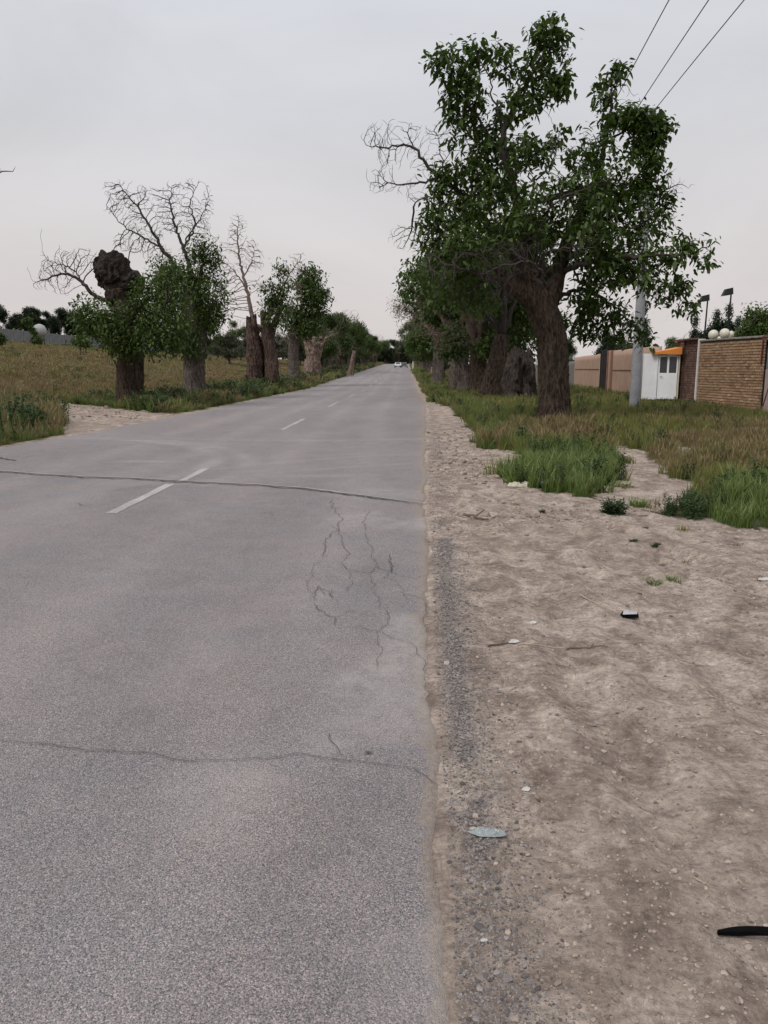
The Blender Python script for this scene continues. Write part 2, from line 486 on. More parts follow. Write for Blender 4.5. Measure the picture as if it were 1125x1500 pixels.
class MB:
    """collects boxes, tubes and sheets into one mesh"""
    def __init__(s):
        s.V = []; s.F = {3: [], 4: []}; s.n = 0; s.T = []

    def add(s, V, F, tint=.5):
        V = np.asarray(V, float)
        for f in F:
            f = np.asarray(f) + s.n
            if f.ndim == 1: f = f[None]
            s.F[f.shape[1]].append(f)
        s.V.append(V); s.n += len(V)
        s.T.append(np.full(len(V), tint) if np.isscalar(tint) else tint)

    def box(s, c, d, rz=0.0, tint=.5, taper=1.0, bev=0.0):
        x, y, z = np.array(d) / 2.0
        if bev > 0:
            V = []
            for (a, b, cc) in [(sx, sy, sz) for sz in (-1, 1) for sy in (-1, 1) for sx in (-1, 1)]:
                V += [(a * (x - bev), b * (y - bev), cc * z), (a * x, b * (y - bev), cc * (z - bev)), (a * (x - bev), b * y, cc * (z - bev))]
            V = np.array(V)
            I = lambda a, b, c_, k: ((c_ + 1) // 2 * 4 + (b + 1) // 2 * 2 + (a + 1) // 2) * 3 + k
            Q = [(I(-1, -1, 1, 0), I(1, -1, 1, 0), I(1, 1, 1, 0), I(-1, 1, 1, 0)), (I(-1, 1, -1, 0), I(1, 1, -1, 0), I(1, -1, -1, 0), I(-1, -1, -1, 0)),
                 (I(1, -1, -1, 1), I(1, 1, -1, 1), I(1, 1, 1, 1), I(1, -1, 1, 1)), (I(-1, 1, -1, 1), I(-1, -1, -1, 1), I(-1, -1, 1, 1), I(-1, 1, 1, 1)),
                 (I(-1, -1, -1, 2), I(1, -1, -1, 2), I(1, -1, 1, 2), I(-1, -1, 1, 2)), (I(1, 1, -1, 2), I(-1, 1, -1, 2), I(-1, 1, 1, 2), I(1, 1, 1, 2))]
            for a in (-1, 1):
                for b in (-1, 1):
                    Q.append((I(a, b, -1, 1), I(a, b, 1, 1), I(a, b, 1, 2), I(a, b, -1, 2)))
                    Q.append((I(a, -1, b, 0), I(a, 1, b, 0), I(a, 1, b, 1), I(a, -1, b, 1)))
                    Q.append((I(-1, a, b, 0), I(1, a, b, 0), I(1, a, b, 2), I(-1, a, b, 2)))
            T = [(I(a, b, c_, 0), I(a, b, c_, 1), I(a, b, c_, 2)) for a in (-1, 1) for b in (-1, 1) for c_ in (-1, 1)]
            FF = [np.array(Q), np.array(T)]
        else:
            V = np.array([(-x, -y, -z), (x, -y, -z), (x, y, -z), (-x, y, -z), (-x * taper, -y * taper, z), (x * taper, -y * taper, z), (x * taper, y * taper, z), (-x * taper, y * taper, z)])
            FF = [np.array([(0, 3, 2, 1), (4, 5, 6, 7), (0, 1, 5, 4), (1, 2, 6, 5), (2, 3, 7, 6), (3, 0, 4, 7)])]
        cr, sr = math.cos(rz), math.sin(rz)
        V = np.stack([V[:, 0] * cr - V[:, 1] * sr, V[:, 0] * sr + V[:, 1] * cr, V[:, 2]], 1) + np.array(c)
        s.add(V, FF, tint)

    def tube(s, pts, rad, n=8, cap=True, tint=.5):
        V, Q = tube_np(np.array(pts, float), np.broadcast_to(np.asarray(rad, float), (len(pts),)), n)
        s.add(V, [Q] if len(Q) else [], tint)
        if cap:
            k = len(pts)
            for idx, rev in ((0, True), (k - 1, False)):
                c = V[idx * n:(idx + 1) * n].mean(0)
                ring = np.arange(n) + idx * n
                VV = np.vstack([V[idx * n:(idx + 1) * n], c])
                a = np.arange(n); b = (a + 1) % n
                f = np.stack([b, a, np.full(n, n)], 1) if rev else np.stack([a, b, np.full(n, n)], 1)
                s.add(VV, [f], tint)

    def lathe(s, prof_, c=(0, 0, 0), n=20, tint=.5):
        pr = np.array(prof_, float); k = len(pr)
        a = np.arange(n) / n * 2 * math.pi
        V = np.stack([pr[:, 0:1] * np.cos(a), pr[:, 0:1] * np.sin(a), np.repeat(pr[:, 1:2], n, 1)], 2).reshape(-1, 3) + np.array(c)
        i = np.arange(k - 1)[:, None] * n; j = np.arange(n)[None]; j2 = (j + 1) % n
        Q = np.stack([i + j, i + j2, i + n + j2, i + n + j], 2).reshape(-1, 4)
        s.add(V, [Q], tint)

    def build(s, name, mat, parent=None, smooth=False, loc=(0, 0, 0), rz=0.0):
        me = mesh_np(name, np.vstack(s.V), [np.vstack(v) for v in s.F.values() if v], mat, smooth, {'tint': np.concatenate(s.T)})
        return link(name, me, parent, loc, rz)


def tube_np(P, r, n):
    k = len(P)
    T = np.gradient(P, axis=0); T /= (np.linalg.norm(T, axis=1, keepdims=True) + 1e-9)
    m = T.mean(0); ref = np.array([1., 0, 0]) if abs(m[0]) < .6 * np.linalg.norm(m) + 1e-9 else np.array([0, 1., 0])
    if abs(m @ ref) > .9: ref = np.array([0, 0, 1.])
    U = np.cross(T, ref); ul = np.linalg.norm(U, axis=1, keepdims=True)
    U = U / np.maximum(ul, 1e-6); Wv = np.cross(T, U)
    a = np.arange(n) / n * 2 * math.pi
    V = P[:, None] + r[:, None, None] * (U[:, None] * np.cos(a)[None, :, None] + Wv[:, None] * np.sin(a)[None, :, None])
    i = np.arange(k - 1)[:, None] * n; j = np.arange(n)[None]; j2 = (j + 1) % n
    Q = np.stack([i + j, i + j2, i + n + j2, i + n + j], 2).reshape(-1, 4)
    return V.reshape(-1, 3), Q


def smooth_path(P, per=6):
    P = np.array(P, float); Q = np.vstack([2 * P[0] - P[1], P, 2 * P[-1] - P[-2]])
    o = []
    for i in range(len(P) - 1):
        for t in np.linspace(0, 1, per, endpoint=False):
            a, b, c, d = Q[i], Q[i + 1], Q[i + 2], Q[i + 3]
            o.append(.5 * ((2 * b) + (-a + c) * t + (2 * a - 5 * b + 4 * c - d) * t * t + (-a + 3 * b - 3 * c + d) * t ** 3))
    o.append(P[-1]); return np.array(o)


# ------------------------------------------------------------------ tree kit
def bark_tube(P, rad, seg, seed, amp=.13, flare=0.0, jag=0.0, hollow=0.0, freq=3.2, close=True):
    """thick stem with deep furrows as real relief. returns V,F"""
    P = np.array(P, float); rad = np.array(rad, float)
    L = np.concatenate([[0], np.cumsum(np.linalg.norm(np.diff(P, axis=0), axis=1))])
    step = max(.045, rad.max() * .11)
    k = max(6, int(L[-1] / step)); t = np.linspace(0, L[-1], k)
    Pp = smooth_path(P, 8); Lp = np.concatenate([[0], np.cumsum(np.linalg.norm(np.diff(Pp, axis=0), axis=1))])
    C = np.stack([np.interp(t * Lp[-1] / L[-1], Lp, Pp[:, i]) for i in range(3)], 1)
    r = np.interp(t, L, rad)
    V, Q = tube_np(C, np.ones(k), seg)
    V = V.reshape(k, seg, 3); D = V - C[:, None]
    a = np.arange(seg) / seg * 2 * math.pi
    ca, sa = np.cos(a)[None], np.sin(a)[None]; tt = t[:, None]
    R0 = r.mean()
    tw = tt * .25
    cx = np.cos(a[None] + tw); sx = np.sin(a[None] + tw)
    fr = freq / max(R0, .2) * .4 + 1.8
    wob = fbm(cx * 1.1, sx * 1.1, tt * .7 / max(R0, .1) * .4, 3, seed)
    rid = 1 - np.abs(fbm(cx * fr, sx * fr, tt * 1.1, 4, seed + 9)) * 2.6
    rid2 = 1 - np.abs(fbm(cx * fr * 2.3, sx * fr * 2.3, tt * 2.6, 3, seed + 19)) * 2.4
    d = 1 + .22 * wob + amp * np.clip(rid, -1, 1) * .8 + amp * .42 * np.clip(rid2, -1, 1) + .05 * fbm(cx * 5, sx * 5, tt * 7, 3, seed + 30)
    if flare > 0:
        e = np.exp(-tt / (R0 * .8))
        d = d + flare * e * (1 + .7 * np.sin(5 * a[None] + seed) * vn(cx * 2, sx * 2, 0, seed + 3) + .4 * rid)
    if hollow > 0:
        hz = fbm(cx * 1.6, sx * 1.6, tt * .8, 3, seed + 44)
        d = d - hollow * sst(.05, .35, hz)
    Vn_ = C[:, None] + D * (r[:, None] * d)[..., None]
    if jag > 0:
        up_ = sst(.55, 1, tt / t[-1])
        Vn_[..., 2] += up_ * jag * fbm(cx * 2.5, sx * 2.5, 0, 3, seed + 60)
    Vn_ = Vn_.reshape(-1, 3)
    Fs = [Q]
    if close:
        top = Vn_[-seg:]; c = top.mean(0) - np.array([0, 0, jag * .8])
        inner = c + (top - c) * .55 - np.array([0, 0, jag * .5])
        base = len(Vn_)
        Vn_ = np.vstack([Vn_, inner, c[None] - np.array([0, 0, jag * .5])])
        i = np.arange(seg); j = (i + 1) % seg; o = base - seg
        Fs.append(np.stack([o + i, o + j, base + j, base + i], 1))
        Fs.append(np.stack([base + i, base + j, np.full(seg, base + seg)], 1))
    return Vn_, Fs


def merge(parts):
    V = []; F3 = []; F4 = []; n = 0
    for v, fs in parts:
        for f in fs:
            f = np.asarray(f)
            if len(f): (F3 if f.shape[1] == 3 else F4).append(f + n)
        V.append(v); n += len(v)
    return np.vstack(V), [np.vstack(x) for x in (F4, F3) if x]


def colonize(pos, par, att, leafy, step=.22, infl=2.5, kill=.32, iters=90, rng=None, trop=(0, 0, .05)):
    rng = rng or R
    cap = len(pos) + 14000
    P = np.zeros((cap, 3)); P[:len(pos)] = pos
    par = list(par); lf = [0.0] * len(par); n = len(par)
    A = np.array(att, float); LF = np.array(leafy, float)
    D = np.linalg.norm(A[:, None] - P[None, :n], axis=2); near = D.argmin(1); dist = D.min(1)
    used = {}
    for it in range(iters):
        act = dist < infl
        if not act.any(): break
        idx = near[act]; vec = A[act] - P[idx]; vec /= np.linalg.norm(vec, axis=1, keepdims=True) + 1e-9
        uq, inv = np.unique(idx, return_inverse=True)
        s = np.zeros((len(uq), 3)); np.add.at(s, inv, vec)
        l = np.zeros(len(uq)); cnt = np.zeros(len(uq)); np.add.at(l, inv, LF[act]); np.add.at(cnt, inv, 1)
        s /= np.linalg.norm(s, axis=1, keepdims=True) + 1e-9
        pu = np.array(par)[uq]; ine = P[uq] - P[np.maximum(pu, 0)]; ine /= np.linalg.norm(ine, axis=1, keepdims=True) + 1e-9; ine[pu < 0] = 0
        s += .5 * ine + rng.normal(0, .24, s.shape) + np.array(trop); s /= np.linalg.norm(s, axis=1, keepdims=True) + 1e-9
        keep = [i for i, u in enumerate(uq) if used.get(u, 0) < 4]
        if not keep or n + len(keep) >= cap: break
        newp = P[uq[keep]] + s[keep] * step
        for i in keep:
            used[uq[i]] = used.get(uq[i], 0) + 1
            par.append(int(uq[i])); lf.append(l[i] / cnt[i])
        P[n:n + len(keep)] = newp
        d = np.linalg.norm(A[:, None] - newp[None], axis=2); j = d.argmin(1); dm = d[np.arange(len(A)), j]
        b = dm < dist; dist[b] = dm[b]; near[b] = n + j[b]; n += len(keep)
        alive = dist > kill
        A, LF, dist, near = A[alive], LF[alive], dist[alive], near[alive]
        if not len(A): break
    return P[:n], np.array(par), np.array(lf)


def radii(P, par, tip=.006, e=2.35, given=None):
    n = len(P); acc = np.zeros(n); ch = np.zeros(n, int)
    r = np.zeros(n)
    for i in range(n - 1, -1, -1):
        r[i] = tip if ch[i] == 0 else max(tip, acc[i] ** (1 / e))
        if given is not None and i < len(given) and given[i] > 0: r[i] = max(min(r[i], given[i] * 1.1), given[i])
        if par[i] >= 0:
            acc[par[i]] += min(r[i], 1) ** e; ch[par[i]] += 1
    return r, ch


def branch_mesh(P, par, r, skip_r=9.0):
    n = len(P); kids = [[] for _ in range(n)]
    for i in range(n):
        if par[i] >= 0: kids[par[i]].append(i)
    V = []; Q = []; off = 0
    starts = [(i, -1) for i in range(n) if par[i] < 0]
    while starts:
        i, p = starts.pop()
        ch = [] if p < 0 else [p]
        rr = [] if p < 0 else [r[i]]
        c = i
        while True:
            ch.append(c); rr.append(r[c])
            ks = kids[c]
            if not ks: break
            ks = sorted(ks, key=lambda q: -r[q])
            for k in ks[1:]: starts.append((k, c))
            c = ks[0]
        if len(ch) < 2: continue
        m = max(rr); sides = 3 if m < .014 else (4 if m < .03 else (6 if m < .07 else 9))
        rr[-1] *= .35
        v, q = tube_np(P[ch], np.array(rr), sides)
        V.append(v); Q.append(q + off); off += len(v)
    return np.vstack(V), [np.vstack(Q)]


def leaves_np(anch, size, per, rng, droop=.35, spread=.10, aspect=.50):
    """rosettes of pointed drooping leaves"""
    A = np.repeat(anch, per, 0); n = len(A)
    A = A + rng.normal(0, spread, A.shape)
    az = rng.uniform(0, 2 * math.pi, n); el = rng.normal(-droop, .5, n)
    L = size * rng.uniform(.55, 1.25, n)
    d = np.stack([np.cos(az) * np.cos(el), np.sin(az) * np.cos(el), np.sin(el)], 1)
    side = np.stack([-np.sin(az), np.cos(az), rng.normal(0, .55, n)], 1); side /= np.linalg.norm(side, axis=1, keepdims=True)
    w = (L * aspect * .5)[:, None]; Lc = L[:, None]
    down = np.array([0, 0, -1.])
    v = np.stack([A, A + d * Lc * .32 + side * w, A + d * Lc * .32 - side * w,
                  A + d * Lc * .7 + side * w * .75 + down * Lc * .10, A + d * Lc * .7 - side * w * .75 + down * Lc * .10,
                  A + d * Lc * .98 + down * Lc * .28], 1).reshape(-1, 3)
    b = np.arange(n)[:, None] * 6
    T = np.vstack([b + np.array([[0, 1, 2]]), b + np.array([[3, 5, 4]])])
    Q = b + np.array([[1, 3, 4, 2]])
    tint = np.repeat(np.clip(rng.normal(.45, .28, n), 0, 1), 6)
    return v, [Q, T], tint


def ell(rng, c, r, n, gap=.0):
    """points in an uneven ellipsoid"""
    u = rng.normal(size=(n * 5 // 2 + 1, 3)); u /= np.linalg.norm(u, axis=1, keepdims=True)
    u *= rng.uniform(0, 1, (len(u), 1)) ** (1 / 2.6)
    p = u * np.array(r) + np.array(c)
    g = fbm(p[:, 0] * 1.1, p[:, 1] * 1.1, p[:, 2] * 1.1, 2, 77)
    g = g + .6 * fbm(p[:, 0] * 2.6, p[:, 1] * 2.6, p[:, 2] * 2.6, 2, 78)
    p = p[g > np.quantile(g, .60)]
    return p[:n]


def resample(path, step):
    path = smooth_path(path, 8)
    L = np.concatenate([[0], np.cumsum(np.linalg.norm(np.diff(path, axis=0), axis=1))])
    t = np.arange(0, L[-1], step)
    return np.stack([np.interp(t, L, path[:, i]) for i in range(3)], 1)


def grow(limbs, blobs, rng, step=.22, infl=2.5, kill=.33, tip=.006, trop=(0, 0, .05), jit=.03, iters=120, dn=3.0):
    step *= .72; kill *= .78
    """limbs: list of (path, r0, r1); blobs: (centre, radii, n, leafy)"""
    pos = []; par = []; giv = []; leaflist = []
    for path, r0, r1 in limbs:
        p = resample(path, step); k = len(p)
        p[1:-1] += rng.normal(0, jit, (k - 2, 3))
        if pos:
            D = np.linalg.norm(np.array(pos) - p[0], axis=1); j = int(D.argmin())
        else: j = -1
        base = len(pos)
        for i in range(k):
            pos.append(p[i]); par.append(j if i == 0 else base + i - 1)
            giv.append(r0 + (r1 - r0) * (i / max(1, k - 1)))
    att = []; lf = []
    for c, r, n, leafy in blobs:
        q = ell(rng, c, r, int(n * (dn if leafy else dn * 5.0))); att.append(q); lf += [leafy] * len(q)
    P, par, L = colonize(np.array(pos), par, np.vstack(att), lf, step, infl, kill, iters, rng, trop)
    rr, ch = radii(P, par, tip, 2.35, np.array(giv))
    print('grow', len(att), sum(map(len, att)), len(P), int((ch == 0).sum()), (ch.max()))
    A_ = np.vstack(att)[np.array(lf) > .5]
    return P, par, L, rr, ch, A_


def tree(name, label, loc, trunk_parts, growth, rng, leaf_size, per, leafmat, barkmat, twigmat, group=None, tmat2=None, spread=.10, thick=.016, trunk_mat=None, keep=1.0):
    """builds a tree thing > trunk, branches, foliage; all shape data is relative to loc"""
    root = thing(name, label, 'tree', loc, 0, group)
    if trunk_parts:
        V, Fs = merge(trunk_parts)
        link('trunk', mesh_np('trunk', V, Fs, barkmat), root)
    if growth is not None:
        P, par, L, rr, ch, AT = growth
        V, Fs = branch_mesh(P, par, rr)
        link('branches', mesh_np('branches', V, Fs, twigmat), root)
        a = (rr < thick) & (L > .5)
        if a.any():
            an = np.vstack([P[a], AT]); an = an[rng.random(len(an)) < keep]
            v, f, t = leaves_np(an, leaf_size, per, rng, spread=spread)
            link('foliage', mesh_np('foliage', v, f, leafmat, False, {'tint': t}), root)
    return root


def rel(pts, loc, Y=None):
    """pixel path -> points relative to loc; each entry (px, py, Y)"""
    return [AY(*p) - np.array(loc) for p in pts]


# ------------------------------------------------------------------ ground and road
def axis(lo, hi, fine_lo, fine_hi, h, g, hmax=60):
    a = list(np.arange(fine_lo, fine_hi, h)); s = h; x = a[-1]
    while x < hi:
        s = min(s * g, hmax); x += s; a.append(x)
    b = []; s = h; x = fine_lo
    while x > lo:
        s = min(s * g, hmax); x -= s; b.append(x)
    return np.array(b[::-1] + a)


def build_ground():
    xs = np.concatenate([axis(-900, -8.3, -11, -8.0, .11, 1.035)[:], np.arange(-7.5, -.2, 1.2)])
    xs = np.unique(np.round(np.concatenate([xs[xs < -7.9], np.arange(-7.6, -.3, 1.3), axis(0, 900, .0, 2.4, .02, 1.02)[1:]]), 4))
    ys = [-12, -9, -6, -4, -2, 0]; y = .9
    while y < 1700:
        ys.append(y); y += max(.018, .0095 * y) if y < 330 else .05 * y
    ys = np.array(ys)
    X, Y = np.meshgrid(xs, ys)
    er = EDGE_R(Y); el = EDGE_L(Y)
    z = terr(X, Y)
    nearf = 1 - sst(14, 40, Y)
    dens, dry, tall = bigmask(X, Y)
    e = X - er
    rough = .018 * fbm(X * 1.3, Y * 1.3, 0, 4, 3) + .007 * fbm(X * 5, Y * 5, 0, 3, 5) + .008 * (1 - np.abs(fbm(X * 11, Y * 9, 0, 3, 6)) * 2) + .006 * np.clip(fbm(X * 24, Y * 20, 0, 3, 16) * 2.2, -.4, 1) * sst(-.2, .3, fbm(X * 1.6, Y * 1.6, 4, 2, 17))
    # wheel ruts that swing off the road to the right
    for (a, b, c_, w, d) in ((.42, .30, .0, .12, .042), (.85, .42, .0, .15, .048), (1.25, .50, .0, .10, .03), (1.7, .55, .2, .12, .045), (2.6, .62, 0, .16, .04), (3.4, .7, 0, .14, .035)):
        xc = er + a + b * np.maximum(0, 9 - Y) * .28 + .12 * np.sin(Y * .9 + a * 5)
        q = (X - xc) / w
        prof_ = -np.exp(-q * q) + .55 * np.exp(-((np.abs(q) - 1.7) / .6) ** 2)
        fade = sst(1.0, 3, Y) * (1 - sst(7, 11, Y)) * (.4 + .6 * sst(-.3, .3, fbm(X * .8, Y * .8, 3, 2, 8)))
        tread = 1 + .3 * np.sin(Y * 60 + q * 2) * np.exp(-q * q)
        rough = rough + d * prof_ * fade * tread
    edge = sst(0, .25, e)
    zr = z + rough * (.6 + .4 * edge) * sst(-.02, .12, e) + .004 * sst(0, .1, e)
    zr = zr + .025 * sst(.2, .6, e) * fbm(X * 1.9, Y * 1.2, 0, 3, 46) * nearf
    zr = zr + .06 * sst(1.5, 4, e) * nearf * fbm(X * .4, Y * .4, 0, 2, 9)
    # broken clods near (690,690)
    cl = np.exp(-(((X - 1.1) / .55) ** 2 + ((Y - 12.2) / 1.3) ** 2)) + .8 * np.exp(-(((X - 1.35) / .5) ** 2 + ((Y - 8.3) / .5) ** 2))
    zr = zr + cl * .05 * np.clip(fbm(X * 4, Y * 3, 0, 3, 14) * 2, -.3, 1)
    zl = z + (.03 * np.clip(fbm(X * 3, Y * 3, 0, 3, 45) * 2, -.4, 1) * (1 - dens) + .04 * fbm(X * .9, Y * .9, 0, 4, 4) + .01 * fbm(X * 5, Y * 5, 0, 2, 6)) * sst(0, .5, el - X)
    Z = np.where(e > 0, zr, np.where(X < el, zl, z - .03))
    Z = np.where((e <= 0) & (e > -.12), z - .006, Z)
    gravel = np.exp(-((e - .115 - .005 * Y) / (.050 + .005 * Y)) ** 2) * 1.0
    gravel = gravel * (1 - .8 * sst(6.5, 12, Y)) * (.25 + .75 * sst(-.25, .3, fbm(X * 2.2, Y * 1.6, 0, 3, 18)))
    gravel = np.maximum(gravel, .85 * np.exp(-((e - .13) / .10) ** 2) * np.exp(-((Y - 5.4) / 1.3) ** 2))
    gravel = np.maximum(gravel, .45 * np.exp(-((e - .22) / .2) ** 2) * sst(11, 14, Y) * (1 - sst(30, 50, Y)))
    churn = np.clip(cl, 0, 1) * .9
    churn = np.maximum(churn, np.where(X < el, (1 - dens) * .8 * sst(-.4, .2, fbm(X * .9, Y * .9, 0, 3, 41)), 0))
    churn = np.maximum(churn, np.where(e > 0, .38 * sst(.0, .4, fbm(X * .8, Y * .55, 0, 4, 43)), 0))
    m, n = X.shape
    V = np.stack([X, Y, Z], 2).reshape(-1, 3)
    i = np.arange(m - 1)[:, None] * n; j = np.arange(n - 1)[None]
    Q = np.stack([i + j, i + j + 1, i + n + j + 1, i + n + j], 2).reshape(-1, 4)
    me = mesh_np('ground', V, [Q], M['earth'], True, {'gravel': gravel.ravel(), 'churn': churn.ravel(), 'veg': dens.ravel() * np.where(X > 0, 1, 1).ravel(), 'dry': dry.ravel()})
    tag(link('ground', me), kind='structure')
    return xs, ys, Z


gx, gy, GZ = build_ground()


def gz(x, y):
    """ground height by bilinear lookup"""
    x = np.atleast_1d(np.asarray(x, float)); y = np.atleast_1d(np.asarray(y, float))
    i = np.clip(np.searchsorted(gx, x) - 1, 0, len(gx) - 2); j = np.clip(np.searchsorted(gy, y) - 1, 0, len(gy) - 2)
    u = np.clip((x - gx[i]) / (gx[i + 1] - gx[i]), 0, 1); v = np.clip((y - gy[j]) / (gy[j + 1] - gy[j]), 0, 1)
    return GZ[j, i] * (1 - u) * (1 - v) + GZ[j, i + 1] * u * (1 - v) + GZ[j + 1, i] * (1 - u) * v + GZ[j + 1, i + 1] * u * v


def gzf(x, y): return float(gz(x, y)[0])


def road_z(x, y): return prof(y) + .006


def build_road():
    ys = [-12, -8, -4, -1]; y = .8
    while y < 335:
        ys.append(y); y += max(.022, .008 * y)
    ys = np.array(ys); nx = 70
    u = np.linspace(0, 1, nx); u = np.concatenate([u ** 1.0])
    er = EDGE_R(ys) + .045 * fbm(ys * 1.3, 0, 0, 4, 21) * (1 + ys * .05) + .022 * fbm(ys * 7, 3, 0, 3, 22, .7) * (1 + ys * .05) - .05 * np.clip(fbm(ys * 2.1, 7, 0, 2, 27) - .25, 0, 1) * (1 + ys * .06)
    el = EDGE_L(ys) + .10 * fbm(ys * .6, 2, 0, 4, 23)
    X = el[:, None] + (er - el)[:, None] * (1 - (1 - u[None]) ** 1.5)
    Y = np.repeat(ys[:, None], nx, 1)
    Z = road_z(X, Y) + .006 * fbm(X * .5, Y * .3, 0, 2, 24) * 0
    Z[:, -1] -= .010; Z[:, 0] -= .03
    dr = er[:, None] - X; dl = X - el[:, None]
    dust = np.exp(-dr / (.035 + .010 * np.minimum(Y, 25))) * .95
    dust = np.maximum(dust, np.exp(-dl / .5) * .9 * sst(12, 20, Y))
    dust = np.maximum(dust, .42 * np.exp(-(((X + 6.4) / 1.9) ** 2 + ((Y - 23) / 4.5) ** 2)))
    sc = np.zeros_like(X)
    # curved pale tyre arcs from the side track
    for (cx, cy, rr_, w, a) in ((-8.5, 12.8, 5.2, .17, .8), (-9.2, 12.0, 6.6, .15, .6), (-2.5, 25.5, 8.0, .2, .45), (2.2, 8.5, 6.5, .12, .35), (3.0, 6.2, 7.6, .12, .3)):
        q = np.hypot(X - cx, Y - cy) - rr_
        ang = np.arctan2(Y - cy, X - cx)
        sc = np.maximum(sc, a * np.exp(-(q / w) ** 2) * (Y > 10.5) * (.4 + .6 * sst(-.2, .3, fbm(X, Y, 0, 2, 31))))
    pol = np.zeros_like(X)
    for xc_ in (-.75, -2.3, -4.2, -5.8): pol = np.maximum(pol, np.exp(-((X - xc_ - .1 * np.sin(Y * .15)) / .33) ** 2) * .8)
    wp = sst(.0, .35, fbm(X * 1.5, Y * 1.1, 0, 4, 35)) * sst(-1.6, -.3, X - er[:, None] + .2) * .8 * np.exp(-((Y - 6) / 4.5) ** 2)
    sc = np.maximum(sc, wp)
    for yy, x0, x1, a in ((13.4, -5.3, -3.9, .6), (11.6, -2.0, -.6, .5), (14.6, -1.6, -.4, .35), (10.2, -.8, .2, .5), (9.6, -.4, .2, .5)):
        sc = np.maximum(sc, a * np.exp(-((Y - yy) / .14) ** 2) * sst(x0, x0 + .4, X) * (1 - sst(x1 - .3, x1, X)))
    m, n = X.shape
    V = np.stack([X, Y, Z], 2).reshape(-1, 3)
    i = np.arange(m - 1)[:, None] * n; j = np.arange(n - 1)[None]
    Q = np.stack([i + j, i + j + 1, i + n + j + 1, i + n + j], 2).reshape(-1, 4)
    me = mesh_np('road', V, [Q], M['asphalt'], True, {'dust': dust.ravel(), 'scuff': sc.ravel(), 'polish': pol.ravel()})
    return tag(link('road', me), kind='structure')


road = build_road()


def m_paint():
    m, nt, out = new_mat('worn_road_paint')
    co = obj_co(nt)
    n = noi(nt, co, 26, 6, .75)['Fac']
    n2 = noi(nt, co, 2.0, 4, .6)['Fac']
    c = mix(nt, ramp(nt, mth(nt, 'ADD', n, mth(nt, 'MULTIPLY', n2, .5)), [(.60, 1), (.84, 0)]), (.29, .268, .268), (.46, .435, .43))
    finish(nt, out, c, .8, n, .4, .004)
    return m


M['paint'] = m_paint()
M['crack'] = m_plain('crack_shade_and_dirt', (.10, .088, .083), .95, .4, 30)  # dark colour of the flat ribbons paints the shade inside open cracks, plus dirt
M['crack_lip'] = m_plain('crack_pale_lip', (.33, .30, .29), .9, .3, 20)


def ribbon(name, pts, w, mat, parent, z=.004, rng=R, jit=.02, step=.05, taper=True):
    pts = np.array(pts, float)
    L = np.concatenate([[0], np.cumsum(np.linalg.norm(np.diff(pts, axis=0), axis=1))])
    k = max(4, int(L[-1] / step)); t = np.linspace(0, L[-1], k)
    P = np.stack([np.interp(t, L, pts[:, i]) for i in (0, 1)], 1)
    s = rng.integers(0, 999)
    P[:, 0] += jit * fbm(t * 6, 0, 0, 4, s, .7); P[:, 1] += jit * 1.6 * fbm(t * 6, 5, 0, 4, s + 9, .7)
    T = np.gradient(P, axis=0); T /= np.linalg.norm(T, axis=1, keepdims=True) + 1e-9
    Nn = np.stack([-T[:, 1], T[:, 0]], 1)
    ww = w * (.75 + .8 * np.abs(fbm(t * 9, 1, 0, 3, s + 3)) + .2 * rng.random(k))
    if taper: ww *= np.minimum(1, np.minimum(t, L[-1] - t) / (.12 * L[-1] + 1e-6) + .15)
    a = P + Nn * ww[:, None] / 2; b = P - Nn * ww[:, None] / 2
    V = np.vstack([np.c_[a, road_z(0, a[:, 1]) + z], np.c_[b, road_z(0, b[:, 1]) + z]])
    i = np.arange(k - 1)
    Q = np.stack([i, i + k, i + k + 1, i + 1], 1)
    return link(name, mesh_np(name, V, [Q], mat, False), parent)


# lane dashes: (y start, y end)
for k_, (a, b) in enumerate([(8.45, 10.68), (11.05, 12.45), (20.7, 25.2), (33.6, 38.2), (45.4, 50.0), (58, 62.5), (70.5, 75), (83, 87.5), (95.5, 100), (108, 112.5), (121, 125.5)]):
    cx_ = -3.27 + .004 * max(0, a - 35)
    mb = MB(); n_ = 12; y_ = np.linspace(a, b, n_)
    w_ = .125 if k_ < 2 else .14
    lx = cx_ - w_ / 2 * (.85 if k_ > 1 else 1) + .012 * vn(y_ * 5, 1, 0, 3) + (-.02 if k_ == 0 else .05 if k_ == 1 else 0); rx = cx_ + w_ / 2 + .012 * vn(y_ * 5, 9, 0, 3) + (-.02 if k_ == 0 else .05 if k_ == 1 else 0)
    V = np.vstack([np.c_[lx, y_, road_z(0, y_) + .004], np.c_[rx, y_, road_z(0, y_) + .004]])
    i = np.arange(n_ - 1)
    me = mesh_np('lane_dash', V, [np.stack([i, i + n_, i + n_ + 1, i + 1], 1)], M['paint'], False)
    link('lane_dash', me, road)

